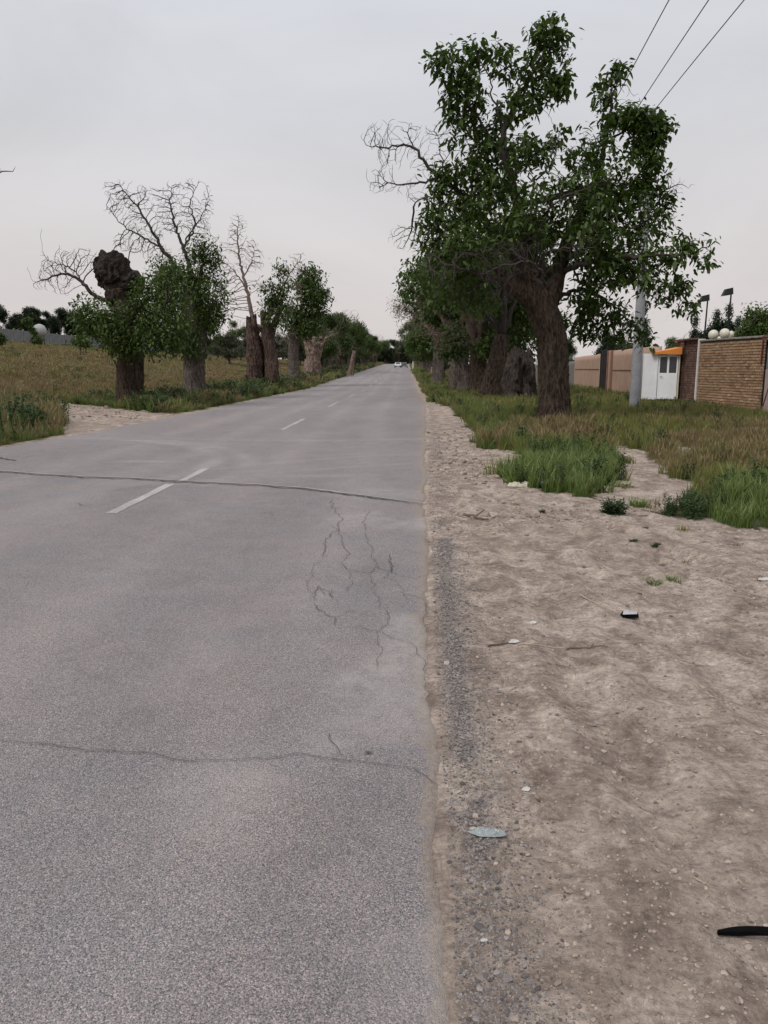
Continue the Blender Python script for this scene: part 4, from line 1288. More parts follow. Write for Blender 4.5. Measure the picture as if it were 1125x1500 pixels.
def pollards():
    # --- nearest pollard on the left, with the big dark burr on top
    rng = np.random.default_rng(21)
    Y0 = 34.0; X0 = AY(190, 594, Y0)[0]; base = np.array([X0, Y0, gzf(X0, Y0) - .05])
    b = lambda px, py, dy=0.0: AY(px, py, Y0 + dy) - base
    s = Y0 / F * 1.02
    B = lambda px, py, rx, rz, dy, dp, n, lf=1.0: (b(px, py, dy), (rx * s, dp, rz * s), n, lf)
    tp = [bark_tube([np.zeros(3), b(190, 570), b(191, 540), b(192, 505), b(186, 470), b(178, 440), b(174, 425)], [.56, .53, .52, .50, .42, .42, .5], 96, 31, .15, .2, 0, .1, 3.4)]
    limbs = [([b(165, 440), b(140, 435, -.2), b(118, 412, -.3), b(95, 400, -.3), b(70, 408, -.3), b(48, 416, -.3)], .11, .012),
             ([b(125, 420, -.3), b(108, 395, -.1), b(80, 385, 0), b(62, 372, 0)], .035, .01),
             ([b(185, 470, 0), b(150, 480, -.6), b(125, 470, -.8)], .07, .02), ([b(195, 490, 0), b(230, 460, -.8), b(245, 440, -1)], .08, .02),
             ([b(192, 480, 0), b(200, 455, -1.2), b(190, 445, -1.4)], .06, .02), ([b(195, 500, 0), b(215, 505, -1), b(240, 500, -1.4)], .05, .02)]
    blobs = [B(85, 400, 38, 20, -.3, .8, 110, 0), B(62, 392, 20, 22, -.2, .5, 34, 0), B(110, 385, 28, 20, -.2, .6, 50, 0), B(140, 375, 16, 20, 0, .4, 20, 0), B(68, 418, 22, 8, -.3, .3, 24, 0), B(98, 425, 22, 10, -.3, .3, 26, 0),
             B(62, 350, 3, 22, 0, .1, 10, 0), B(88, 362, 6, 16, 0, .2, 10, 0), B(185, 362, 22, 12, 0, .4, 18, 0),
             B(130, 460, 22, 22, -.8, .8, 60), B(118, 450, 12, 16, -.6, .5, 24), B(150, 490, 34, 24, -.9, 1.2, 130), B(190, 480, 40, 34, -1.2, 1.2, 170), B(215, 455, 40, 34, -.8, 1.3, 180), B(165, 460, 34, 22, -1., 1., 90),
             B(235, 430, 36, 34, -.3, 1.3, 150), B(225, 500, 42, 20, -1.2, 1.2, 130), B(190, 512, 30, 12, -1.2, .9, 50), B(240, 400, 24, 20, 0, .9, 60), B(245, 480, 30, 30, -.8, 1.1, 110)]
    g_ = grow(limbs, blobs, rng, .18, 2.6, .19, .0075)
    t = tree('tree', 'pollarded tree with a dark gnarled knob on top and one bare branch to the left', tuple(base), tp, g_, rng, .17, 2, M['leaf_mid'], M['bark'], M['twig'], spread=.17, thick=.022)
    V, Fs = merge([burl(b(165, 398), (.70, .6, .72), 3), burl(b(190, 416, .1), (.55, .5, .52), 8, 4), burl(b(150, 390), (.34, .34, .34), 12, 4), burl(b(172, 432), (.46, .45, .6), 22, 4)])
    link('burr', mesh_np('burr', V, Fs, M['bark_burr'], False), t)

    # --- second tree: tall bare limbs above a leafy waist
    rng = np.random.default_rng(22)
    Y0 = 42.0; X0 = AY(286, 583, Y0)[0]; base = np.array([X0, Y0, gzf(X0, Y0) - .05])
    b2 = lambda px, py, dy=0.0: AY(px, py, Y0 + dy) - base
    s2 = Y0 / F * 1.02
    B = lambda px, py, rx, rz, dy, dp, n, lf=1.0: (b2(px, py, dy), (rx * s2, dp, rz * s2), n, lf)
    tp = [bark_tube([np.zeros(3), b2(285, 560), b2(285, 530), b2(284, 490), b2(282, 440), b2(280, 405)], [.56, .53, .54, .56, .5, .3], 80, 41, .15, .15, 0, .1, 3.2)]
    limbs = [([b2(278, 440), b2(262, 400), b2(238, 365), b2(215, 325), b2(195, 295), b2(172, 268)], .15, .014), ([b2(240, 366), b2(212, 348), b2(180, 330), b2(154, 298)], .05, .012),
             ([b2(284, 420), b2(272, 372), b2(258, 335), b2(250, 300), b2(252, 272)], .13, .012), ([b2(270, 362), b2(285, 330), b2(278, 300), b2(290, 270)], .06, .012), ([b2(272, 350), b2(296, 315), b2(306, 285)], .04, .01),
             ([b2(288, 430), b2(296, 395), b2(296, 372)], .14, .06), ([b2(284, 480), b2(310, 450, -.6), b2(322, 430, -.6)], .07, .02), ([b2(284, 490), b2(262, 470, -1)], .06, .02)]
    blobs = [B(185, 300, 36, 34, 0, 1., 110, 0), B(165, 290, 14, 28, 0, .6, 34, 0), B(210, 330, 44, 26, 0, 1.1, 120, 0), B(205, 355, 46, 16, 0, .8, 70, 0), B(225, 300, 24, 24, .2, .8, 50, 0), B(195, 285, 20, 22, 0, .6, 40, 0), B(248, 330, 30, 30, 0, 1.0, 80, 0),
             B(255, 285, 16, 24, 0, .7, 50, 0), B(285, 300, 28, 34, 0, 1.0, 120, 0), B(302, 290, 12, 26, 0, .6, 40, 0), B(282, 340, 34, 24, 0, 1.0, 80, 0), B(305, 345, 16, 16, 0, .6, 26, 0), B(240, 368, 34, 18, 0, .8, 60, 0),
             B(296, 368, 24, 18, 0, .9, 90), B(310, 380, 12, 12, 0, .5, 30), B(268, 425, 48, 36, -.4, 1.6, 210), B(305, 425, 26, 36, -.3, 1.3, 110), B(290, 470, 38, 34, -.6, 1.6, 200), B(255, 480, 34, 34, -.2, 1.4, 120),
             B(314, 470, 16, 30, -.3, .9, 60), B(290, 508, 28, 14, -.7, 1.0, 70), B(262, 400, 30, 20, 0, 1.2, 70)]
    g_ = grow(limbs, blobs, rng, .2, 2.8, .21, .0085)
    tree('tree', 'second tree on the left, tall bare limbs rising out of a leafy waist', tuple(base), tp, g_, rng, .19, 2, M['leaf_mid'], M['bark_grey'], M['twig'], spread=.19, thick=.024)

    # --- hollow gnarled double trunk with one slim bare leader
    rng = np.random.default_rng(23)
    Y0 = 56.0; X0 = AY(385, 573, Y0)[0]; base = np.array([X0, Y0, gzf(X0, Y0) - .1])
    b3 = lambda px, py, dy=0.0: AY(px, py, Y0 + dy) - base
    s3 = Y0 / F * 1.02
    B = lambda px, py, rx, rz, dy, dp, n, lf=1.0: (b3(px, py, dy), (rx * s3, dp, rz * s3), n, lf)
    tp = [bark_tube([b3(372, 578), b3(372, 550), b3(372, 525), b3(370, 495), b3(368, 466)], [.50, .46, .44, .36, .26], 90, 51, .36, .1, .9, .7, 2.4),
          bark_tube([b3(400, 578, .2), b3(399, 550, .2), b3(396, 520, .2), b3(391, 488, .2), b3(387, 458, .2)], [.56, .46, .40, .34, .24], 90, 57, .22, .1, .4, .2, 3),
          bark_tube([b3(386, 578, .9), b3(384, 545, .9), b3(381, 515, .8), b3(379, 498, .7)], [.34, .30, .30, .2], 50, 58, .4, .1, .7, .5, 3),
          bark_tube([b3(392, 500, .3), b3(402, 475, .2), b3(408, 460, 0)], [.3, .22, .14], 30, 59, .2, jag=.1)]
    limbs = [([b3(370, 475), b3(366, 445), b3(358, 410), b3(352, 385), b3(348, 350), b3(350, 322)], .17, .014), ([b3(362, 425), b3(345, 400), b3(330, 385)], .06, .012), ([b3(357, 405), b3(368, 385), b3(374, 360)], .05, .012),
             ([b3(388, 480), b3(400, 455), b3(412, 425), b3(425, 400), b3(440, 380)], .12, .014)]
    blobs = [B(350, 345, 18, 32, 0, 1., 130, 0), B(335, 390, 22, 26, 0, 1., 90, 0), B(366, 375, 20, 26, 0, 1., 90, 0), B(332, 430, 20, 28, 0, 1., 60, 0), B(372, 400, 14, 22, 0, .8, 50, 0), B(350, 370, 28, 30, 0, 1., 70, 0), B(330, 450, 22, 16, 0, 1, 40, 0),
             B(436, 385, 18, 14, 0, .8, 60, 0), B(415, 405, 16, 18, 0, .8, 36, 0), B(404, 425, 20, 18, 0, 1.0, 60), B(395, 440, 16, 14, 0, .8, 36), B(412, 395, 10, 10, 0, .6, 24), B(425, 430, 20, 22, .3, 1., 60, .0), B(400, 462, 20, 16, 0, 1.0, 40), B(385, 455, 14, 10, 0, .8, 24, 0)]
    g_ = grow(limbs, blobs, rng, .24, 3.0, .25, .010)
    tree('tree', 'split and hollowed double trunk with a slim bare leader rising behind the tall grass', tuple(base), tp, g_, rng, .24, 3, M['leaf'], M['bark_red'], M['twig_pink'], spread=.24, thick=.03)

    # --- leafy tree with fine bare tips behind the hollow one
    rng = np.random.default_rng(24)
    Y0 = 70.0; X0 = AY(432, 565, Y0)[0]; base = np.array([X0, Y0, gzf(X0, Y0) - .1])
    b4 = lambda px, py, dy=0.0: AY(px, py, Y0 + dy) - base
    s4 = Y0 / F * 1.02
    B = lambda px, py, rx, rz, dy, dp, n, lf=1.0: (b4(px, py, dy), (rx * s4, dp, rz * s4), n, lf)
    tp = [bark_tube([np.zeros(3), b4(431, 545), b4(430, 520), b4(432, 490), b4(436, 470)], [.52, .46, .42, .36, .3], 64, 61, .16, .1, 0, .1, 3)]
    limbs = [([b4(434, 480), b4(442, 450), b4(450, 420), b4(456, 400)], .2, .03), ([b4(445, 440), b4(462, 432), b4(480, 431)], .06, .014), ([b4(438, 465), b4(420, 450), b4(405, 440)], .08, .02), ([b4(432, 500), b4(418, 490, -1)], .06, .02)]
    blobs = [B(455, 405, 16, 16, 0, 1.2, 90), B(448, 430, 24, 22, 0, 1.8, 150), B(468, 435, 14, 10, 0, 1, 40), B(481, 431, 5, 3, 0, .3, 10), B(455, 460, 22, 22, 0, 1.8, 130), B(425, 460, 20, 20, 0, 1.5, 70), B(432, 400, 10, 14, 0, .6, 24, 0), B(420, 490, 22, 22, -1.2, 1.4, 90, .0), B(432, 480, 18, 14, -.5, 1.2, 60),
             B(445, 480, 18, 14, 0, 1.3, 70)]
    g_ = grow(limbs, blobs, rng, .3, 3.4, .42, .012)
    tree('tree', 'tall leafy tree just beyond the hollow trunk, one leafy twig sticking out toward the road', tuple(base), tp, g_, rng, .28, 3, M['leaf_mid'], M['bark_grey'], M['twig_pink'], spread=.28, thick=.04)

    # --- flared stump with a ring of sawn stubs
    rng = np.random.default_rng(25)
    Y0 = 84.0; X0 = AY(458, 562, Y0)[0]; base = np.array([X0, Y0, gzf(X0, Y0) - .1])
    b5 = lambda px, py, dy=0.0: AY(px, py, Y0 + dy) - base
    tp = [bark_tube([np.zeros(3), b5(458, 545), b5(459, 525), b5(460, 508), b5(461, 501)], [.92, .84, .74, .82, .95], 90, 71, .2, .1, .5, .25, 2.6)]
    for (dx, a) in ((-16, .16), (-9, .15), (0, .17), (8, .16), (15, .14)):
        tp.append(bark_tube([b5(460 + dx * .6, 506), b5(460 + dx, 500, rng.normal(0, .3)), b5(460 + dx * 1.25, 494, rng.normal(0, .4))], [.22, .17, a], 20, 80 + dx, .15, jag=.1))
    limbs = [([b5(466, 505), b5(478, 495), b5(488, 490)], .1, .03)]
    blobs = [(b5(480, 490), (1.6, 1, .8), 40, 0.0), (b5(455, 492), (1.4, 1, .5), 30, 0.0)]
    g_ = grow(limbs, blobs, rng, .3, 3, .4, .012)
    tree('tree', 'broad pale stump flaring into short sawn stubs at its top, left verge', tuple(base), tp, g_, rng, .3, 5, M['leaf'], M['bark_stump'], M['twig_pink'], thick=.03)

    # --- bare tree standing outside the left edge, its twig tips reach into view
    rng = np.random.default_rng(26)
    Y0 = 20.0; X0 = -14.2; base = np.array([X0, Y0, gzf(X0, Y0) - .05])
    b6 = lambda px, py, dy=0.0: AY(px, py, Y0 + dy) - base
    tp = [bark_tube([np.zeros(3), np.array([.1, 0, 1.5]), np.array([0, 0, 3.0]), np.array([.2, 0, 3.8])], [.5, .45, .42, .3], 64, 81, .15, .25, 0, .1, 3)]
    limbs = [([np.array([.1, 0, 3.5]), np.array([.9, 0, 4.6]), b6(-40, 268), b6(0, 252), b6(18, 248), b6(27, 238)], .12, .006), ([b6(-50, 276), b6(-30, 200), b6(-14, 140), b6(2, 137)], .05, .006), ([b6(-22, 258), b6(2, 262)], .02, .006), ([b6(-25, 160), b6(3, 108)], .02, .006)]
    blobs = [(b6(-70, 200), (1.2, 1.2, 1.6), 160, 0.0), (b6(-40, 250), (.6, .6, .4), 30, 0.0), (b6(-110, 260), (1.5, 1.2, 1.2), 120, 0.0)]
    g_ = grow(limbs, blobs, rng, .2, 2.4, .28, .005)
    tree('tree', 'bare tree at the left edge of view, only thin dark twig tips showing', tuple(base), tp, g_, rng, .2, 5, M['leaf'], M['bark'], M['twig'], thick=.02)


M['bark_burr'] = m_bark('dark_burr_wood', (.007, .006, .005), (.055, .043, .037), .6)
M['bark_red'] = m_bark('weathered_reddish_wood', (.026, .017, .014), (.15, .10, .082))
M['bark_stump'] = m_bark('weathered_stump_wood', (.08, .055, .045), (.30, .22, .18))
pollards()


# ------------------------------------------------------------------ tree kinds used along the rows
def kind_tree(seed, H, Rc, low, tr, leafmat, bark, twig, natt, size, per, label, lean=.3, dead=0.0, narrow=False, step=.34, stumpy=False, loc=(0, 0, 0)):
    rng = np.random.default_rng(seed)
    top = np.array([rng.normal(0, lean), rng.normal(0, lean), low + .8])
    tp = [bark_tube([np.array([0, 0, -.1]), top * .5, top], [tr * 1.1, tr, tr * .85], 56, seed, .17, .25, 0, .08, 3)]
    limbs = []; blobs = []
    k = 5 if not narrow else 1
    if narrow:
        limbs.append(([top, np.array([0, 0, H * .6]), np.array([0, 0, H * .95])], tr * .7, .03))
        for z in np.linspace(low, H, 12):
            r_ = Rc * (1 - ((z - low) / (H - low)) ** 1.3) + .12
            blobs.append(((0, 0, z), (r_, r_, (H - low) / 14), int(natt / 12 * (r_ / Rc) + 6), 1.0))
    else:
        ph = rng.uniform(0, 6.28)
        for i in range(k):
            a = ph + i * 6.28 / k + rng.normal(0, .25); rr_ = Rc * rng.uniform(.35, .75)
            e = np.array([math.cos(a) * rr_, math.sin(a) * rr_, H * rng.uniform(.62, .92)])
            m_ = top + (e - top) * .5 + np.array([0, 0, rng.uniform(-.2, .6)])
            limbs.append(([top, m_, e], tr * .42, .03))
        for i in range(13):
            a = rng.uniform(0, 6.28); rr_ = Rc * math.sqrt(rng.random()) * .8; z = rng.uniform(low + .9, H * .92)
            shr = 1 - .45 * abs((z - (low + H) / 2) / ((H - low) / 2)) ** 2
            r_ = rng.uniform(.22, .42) * Rc
            blobs.append(((math.cos(a) * rr_ * shr, math.sin(a) * rr_ * shr, z), (r_, r_, r_ * .8), natt // 13, 0.0 if rng.random() < dead else 1.0))
    g_ = grow(limbs, blobs, rng, step, 4.5, step * 1.35, .012, jit=.05, iters=60)
    return tree('tree', label, loc, tp, g_, rng, size, per, leafmat, M[bark], M[twig], spread=.2, thick=.045)


def place(proto, first, x, y, s, rz, label, group=None, sz=None, cat=None):
    o = proto if first else copy_tree(proto)
    o.location = (x, y, float(terr(x, y)) - .05)
    o.rotation_euler = (0, 0, rz); o.scale = (s, s, s * (sz or 1))
    o['label'] = label
    if group: o['group'] = group
    elif 'group' in o: del o['group']
    return o


def rows():
    rn = np.random.default_rng(99)
    KA = kind_tree(201, 9.4, 4.4, 2.3, .42, M['leaf'], 'bark', 'twig', 900, .25, 4, 'x')
    KB = kind_tree(202, 10.0, 4.6, 2.0, .48, M['leaf_mid'], 'bark', 'twig_pink', 1000, .26, 4, 'x', dead=.22)
    KC = kind_tree(203, 9.0, 4.2, 2.1, .40, M['leaf_far'], 'bark_grey', 'twig_pink', 1000, .27, 4, 'x', dead=.4)
    KD = kind_tree(204, 8.8, 4.0, 2.4, .42, M['leaf_dry'], 'bark_grey', 'twig_pink', 1500, .13, 3, 'x', dead=.55)
    KE = kind_tree(205, 6.5, 3.2, .9, .25, M['leaf_dark'], 'bark', 'twig', 700, .24, 6, 'x')
    KF = kind_tree(206, 9, 1.3, .5, .16, M['leaf_dark'], 'bark', 'twig', 700, .22, 6, 'x', narrow=True, lean=.05)
    KG = kind_tree(207, 4.6, 2.6, .5, .14, M['leaf_grey'], 'bark_grey', 'twig', 600, .2, 6, 'x')
    K = [KA, KB, KC, KD, KE, KF, KG]; used = [False] * 7

    def put(i, x, y, s, rz, label, group=None, sz=None):
        o = place(K[i], not used[i], x, y, s, rz, label, group, sz); used[i] = True; return o
    # keep the prototypes pristine: copies are taken from unscaled originals
    near = [
        (0, 4.4, 40.5, 1.06, .4, 'dark leafy tree directly behind the largest tree, straight brown trunk'),
        (1, 4.7, 49, 1.05, 2.1, 'leafy tree two places behind the largest one in the right row'),
        (2, 4.0, 58, 1.12, 4.0, 'leafy tree with dead sprays, third behind the largest tree on the right'),
        (3, 4.5, 67, 1.28, 2.8, 'nearer of two brown half dead trees, beside the pale dead trunk'),
        (3, 3.4, 79, 1.2, 1.1, 'farther of two brown half dead trees with dry pinkish twigs, right row'),
        (1, 4.0, 90, 1.02, 5.2, 'green tree right behind the farther brown half dead one on the right')]
    for i, x, y, s, rz, l in near: put(i, x, y, s, rz, l)
    lab = 'leafy tree far down the right row, its crown merged with its neighbours'
    for q, y in enumerate([102, 114, 127, 140, 154, 169, 185, 203, 222, 243, 266, 291, 318, 348, 380, 415]):
        put([0, 3, 2, 1, 2][q % 5] if q > 0 else 2, 4.4 + rn.normal(0, .35), y, rn.uniform(.92, 1.12), rn.uniform(0, 6.28), lab, 'far trees of the right row')
    put(1, -11.4, 103, .86, 1.0, 'leafy tree behind the broad pale stump in the left row')
    put(2, -11.2, 118, .98, 3.0, 'leafy tree with a pale leaning trunk far along the left verge')
    lab = 'leafy tree far down the left row where the row closes up'
    for q, y in enumerate([133, 146, 160, 175, 192, 210, 230, 252, 276, 302, 330, 360, 392, 425]):
        put([1, 0, 2, 0][q % 4], -11.2 + rn.normal(0, .35), y, rn.uniform(.9, 1.08) * (1.12 if q == 1 else 1), rn.uniform(0, 6.28), lab, 'far trees of the left row')
    lab = 'dark tree of the group where the road seems to end'
    for q, (x, y) in enumerate([(-14, 345), (-7.5, 338), (-2.5, 342), (2.5, 338), (8, 343), (-10, 356), (-5, 358), (0.5, 360), (5.5, 357), (12, 360), (-16, 366)]):
        put([1, 4, 2, 4][q % 4], x, y, [1.3, 1.25, 1.2, 1.35][q % 4], rn.uniform(0, 6.28), lab, 'trees closing the end of the road')
    # beyond the left wall
    lab = 'dark rounded tree beyond the grey wall at the top of the left field'
    for q in range(34):
        y = 96 + q * 7.2 + rn.normal(0, 1.5)
        put(4, -66 - abs(rn.normal(0, 3)), y, rn.uniform(.75, 1.15), rn.uniform(0, 6.28), lab, 'trees beyond the left wall')
    lab = 'dark tree at the back of the wood beyond the left field'
    for q in range(16):
        put([0, 4][q % 2], -78 - abs(rn.normal(0, 5)), 110 + q * 15, rn.uniform(.8, 1.05), rn.uniform(0, 6.28), lab, 'back trees beyond the left wall')
    lab = 'greyish bushy tree standing in the field behind the left row'
    for q, (px, py, s) in enumerate([(338, 536, .9), (352, 530, .8), (405, 535, 1.1), (372, 533, .9), (486, 537, 1.2), (500, 535, 1.2), (330, 524, .7), (440, 537, 1.1), (428, 535, 1.0), (456, 538, 1.2), (318, 528, .8)]):
        h_ = hit(px, py); put(6, h_[0], h_[1], s, rn.uniform(0, 6.28), ['greyish bush just right of the second left tree, seen past its trunk', 'greyish bush left of the split hollow trunk, nearer to it', 'greyish bush between the split hollow trunk and the next trunk', 'greyish bush hidden partly behind the split hollow trunk', 'greyish bush just past the broad pale stump', 'greyish bush between the broad pale stump and the slim pale trunk', 'small greyish bush high in the field beside the second left tree', 'greyish bush in the gap left of the broad pale stump', 'greyish bush behind the trunk left of the broad pale stump', 'greyish bush directly behind the broad pale stump', 'greyish bush behind the right flank of the second left tree'][q], 'greyish bushy trees behind the left row')
    lab = 'dark tree in the wooded strip behind the left row'
    for q in range(16):
        put([4, 1][q % 2], -24 - rn.uniform(0, 26), 150 + q * 13, rn.uniform(.8, 1.15), rn.uniform(0, 6.28), lab, 'trees filling in behind the left row')
    lab = 'low dark shrub in the undergrowth where the tree rows meet'
    for q in range(26):
        sd_ = -1 if q % 2 else 1
        y = 150 + q * 7.2
        o = put([6, 4][q // 2 % 2], (-14.5 if sd_ < 0 else 7.5) + rn.normal(0, .8), y, rn.uniform(.7, 1.0), rn.uniform(0, 6.28), lab, 'undergrowth shrubs below the far rows'); o.location.z -= .9
    for q in range(18):
        o = put([6, 4][q % 2], -15 + q * 1.75, 348 + rn.normal(0, 2), [1.25, .95][q % 2], rn.uniform(0, 6.28), lab, 'undergrowth shrubs below the far rows'); o.location.z -= [1.9, 1.7][q % 2]
    # behind the right walls
    for q, (x, y, s) in enumerate([(19, 66, .62), (23, 60, .66), (19.5, 55, .6), (27, 75, .8), (22, 82, .85), (17, 88, .8), (13, 95, .8), (12, 108, .9), (19, 100, .95), (27, 92, .9), (33, 85, .85), (34, 100, 1.)]):
        s = (46 * y / 1129 + 1.6) / [10, 6.5, 9.4][q % 3] * rn.uniform(.85, 1.05)
        put([1, 4, 0][q % 3], x, y, s, rn.uniform(0, 6.28), 'green tree showing above the tan wall on the right', 'trees behind the tan wall')
    for q, (x, y, s) in enumerate([(24, 66, .62), (26.5, 68, .68), (28.3, 70, .74), (30, 72, .64), (31.7, 73, .68), (34, 76, .7), (18.5, 62, .72), (36, 78, .66)]):
        put(5, x, y, s, rn.uniform(0, 6.28), 'slim dark evergreen spire behind the garden walls', 'evergreen spires behind the walls')
    put(4, 16.0, 38.5, .60, 1.0, 'low dark evergreen with a ragged flat top behind the brick wall', None, .95)
    KH = kind_tree(208, 4.2, 1.05, 1.9, .06, M['leaf_mid'], 'bark_grey', 'twig', 420, .16, 4, 'x', lean=.05, step=.24)
    place(KH, True, 15.0, 33.2, 1.0, 2.0, 'light green young tree above the right end of the brick wall')
    put(6, 15.6, 31.0, .72, .3, 'pale green shrub peeping over the brick wall beside the young tree')
    # second rank behind the right row, seen between the trunks
    lab = 'shaded tree of the second rank, seen between the trunks on the right'
    for q, (x, y) in enumerate([(9.5, 84), (11, 98), (9, 112), (10, 130), (11, 150), (9, 170), (10, 195), (11, 225), (10, 260), (10, 300)]):
        put([0, 2][q % 2], x, y, .9, rn.uniform(0, 6.28), lab, 'second rank of trees on the right')


rows()


def stumps():
    specs = [
        ('wide grey split stump beside the brown trunk behind the largest tree', (760, 590), 37.5, [(760, 590), (759, 560), (762, 535), (760, 516)], [.74, .66, .58, .42], 'bark_split', .5, .4),
        ('leaning splintered dark stump in the grass of the right row', (688, 574), 50.0, [(692, 576), (688, 560), (683, 545), (680, 533)], [.78, .66, .55, .42], 'bark_grey', .5, .35),
        ('pale orange dead trunk without bark in the right row', (666, 562), 73.0, [(667, 566), (666, 548), (664, 528), (662, 510)], [.34, .30, .27, .10], 'bark_pale', .2, .1),
        ('small pale stump far back in the grass of the right row', (634, 551), 118.0, [(634, 553), (634, 546), (634, 538)], [.32, .28, .25], 'bark_pale', .1, .1),
        ('pale leaning trunk standing before the left row where it closes', (515, 548), 112.0, [(512, 552), (515, 538), (517, 526), (519, 514)], [.5, .30, .26, .24], 'bark_stump', .1, .05),
        ('slim leaning dead trunk beside the splintered stump on the right', (700, 572), 53.0, [(704, 576), (696, 555), (691, 533)], [.22, .18, .13], 'bark_grey', .1, .0),
    ]
    for lab, bp, Y0, path, rad, mt, jag, hol in specs:
        X0 = AY(bp[0], bp[1], Y0)[0]; base = np.array([X0, Y0, gzf(X0, Y0) - .1])
        pts = [AY(px, py, Y0) - base for px, py in path]; pts[0][2] = 0
        V, Fs = bark_tube(pts, rad, 90, int(Y0), .2, .12, jag, hol, 3)
        o = link('stump', mesh_np('stump', V, Fs, M[mt]), None, tuple(base))
        tag(o, lab, 'stump')
    M_ = M


M['bark_split'] = m_bark('split_grey_bark', (.014, .011, .010), (.075, .058, .050))
stumps()


# ------------------------------------------------------------------ field saplings
def saplings():
    rng = np.random.default_rng(61)
    for px, py, h, r_, lab in ((50, 510, 3.6, 1.3, 'thin green sapling in the left field in front of the pale dome'), (118, 524, 2.3, 1.0, 'small round sapling on a thin stem in the left field'), (-4, 515, 1.8, .8, 'low dark sapling at the left edge of the field')):
        p = hit(px, py); loc = (p[0], p[1], p[2])
        tp = [bark_tube([np.zeros(3), np.array([.05, 0, h * .3]), np.array([0, 0, h * .5])], [.06, .05, .04], 12, 5, .1)]
        blobs = []
        if h > 3:
            blobs = [((-.5, 0, h * .95), (.7, .6, .35), 40, 1.), ((.1, 0, h * .6), (.5, .5, .5), 50, 1.), ((.3, 0, h * .28), (.8, .6, .4), 60, 1.), ((-.2, 0, h * .8), (.4, .4, .4), 26, 1.)]
        else:
            blobs = [((0, 0, h * .68), (r_, r_ * .8, h * .3), 110, 1.)]
        g_ = grow([([np.array([0, 0, h * .3]), np.array([0, 0, h * .6]), np.array([-.1, 0, h * .9])], .04, .012)], blobs, rng, .2, 2.5, .26, .008)
        tree('sapling', lab, loc, tp, g_, rng, .24, 5, M['leaf_mid'], M['bark_grey'], M['twig'], spread=.1, thick=.03)


saplings()

# ------------------------------------------------------------------ walls
M['brick'] = m_brick('yellow_brown_brick', [(.21, .125, .075), (.36, .225, .135), (.46, .305, .19), (.55, .41, .28)], .4)
M['brick_dark'] = m_brick('dark_red_brick', [(.10, .055, .045), (.17, .095, .075), (.24, .15, .12), (.33, .24, .20)], .5)
M['mortar'] = m_plain('shadowed_mortar', (.10, .075, .055), .95, .3, 20)
M['coping'] = m_plain('grey_cement_coping', (.27, .25, .21), .9, .35, 4)
M['tan_plaster'] = m_plain('tan_clay_plaster', (.47, .315, .235), .95, .16, 1.2)
M['tan_dark'] = m_plain('brown_clay_edge', (.26, .15, .11), .95, .25, 4)
M['pink_plaster'] = m_plain('pinkish_plaster', (.42, .31, .28), .95, .25, 3)
M['grey_plaster'] = m_plain('grey_cement_plaster', (.20, .19, .185), .95, .3, 2)
M['white_paint'] = m_plain('weathered_white_paint', (.68, .66, .64), .7, .15, 5)
M['black_iron'] = m_plain('black_iron', (.018, .017, .018), .5, .3, 6, .3)
M['rust_red'] = m_plain('dark_red_oxide_paint', (.13, .025, .02), .6, .3, 8)
M['adobe'] = m_plain('reddish_adobe', (.20, .10, .07), .95, .3, 1.5)


def wall_frame(P, Q):
    P = np.array(P, float); Q = np.array(Q, float)
    L = math.hypot(*(Q[:2] - P[:2])); a = math.atan2(*(Q[:2] - P[:2])[::-1])
    z = min(gzf(*P[:2]), gzf(*Q[:2])) - .05
    return (P[0], P[1], z), a, L


def bricks(mb, x0, x1, z0, z1, y, rng, bl=.235, bh=.104, gap=.024, depth=.03, axis_='x', yo=0.0):
    r_ = 0; z = z0
    while z + bh * .6 < z1:
        x = x0 - (bl / 2 if r_ % 2 else 0); lay = rng.normal(.5, .05)
        while x < x1 - .02:
            a = max(x, x0); b_ = min(x + bl - gap, x1)
            if b_ - a > .04:
                h = min(bh - gap, z1 - z)
                d = depth + rng.uniform(-.006, .008)
                c = ((a + b_) / 2, y - d / 2 + .01, z + h / 2 + rng.normal(0, .003)) if axis_ == 'x' else (y, (a + b_) / 2, z + h / 2)
                mb.box(c, (b_ - a, d, h) if axis_ == 'x' else (d, b_ - a, h), rng.normal(0, .008), float(np.clip(lay + rng.normal(0, .15), 0, 1)))
            x += bl
        z += bh; r_ += 1


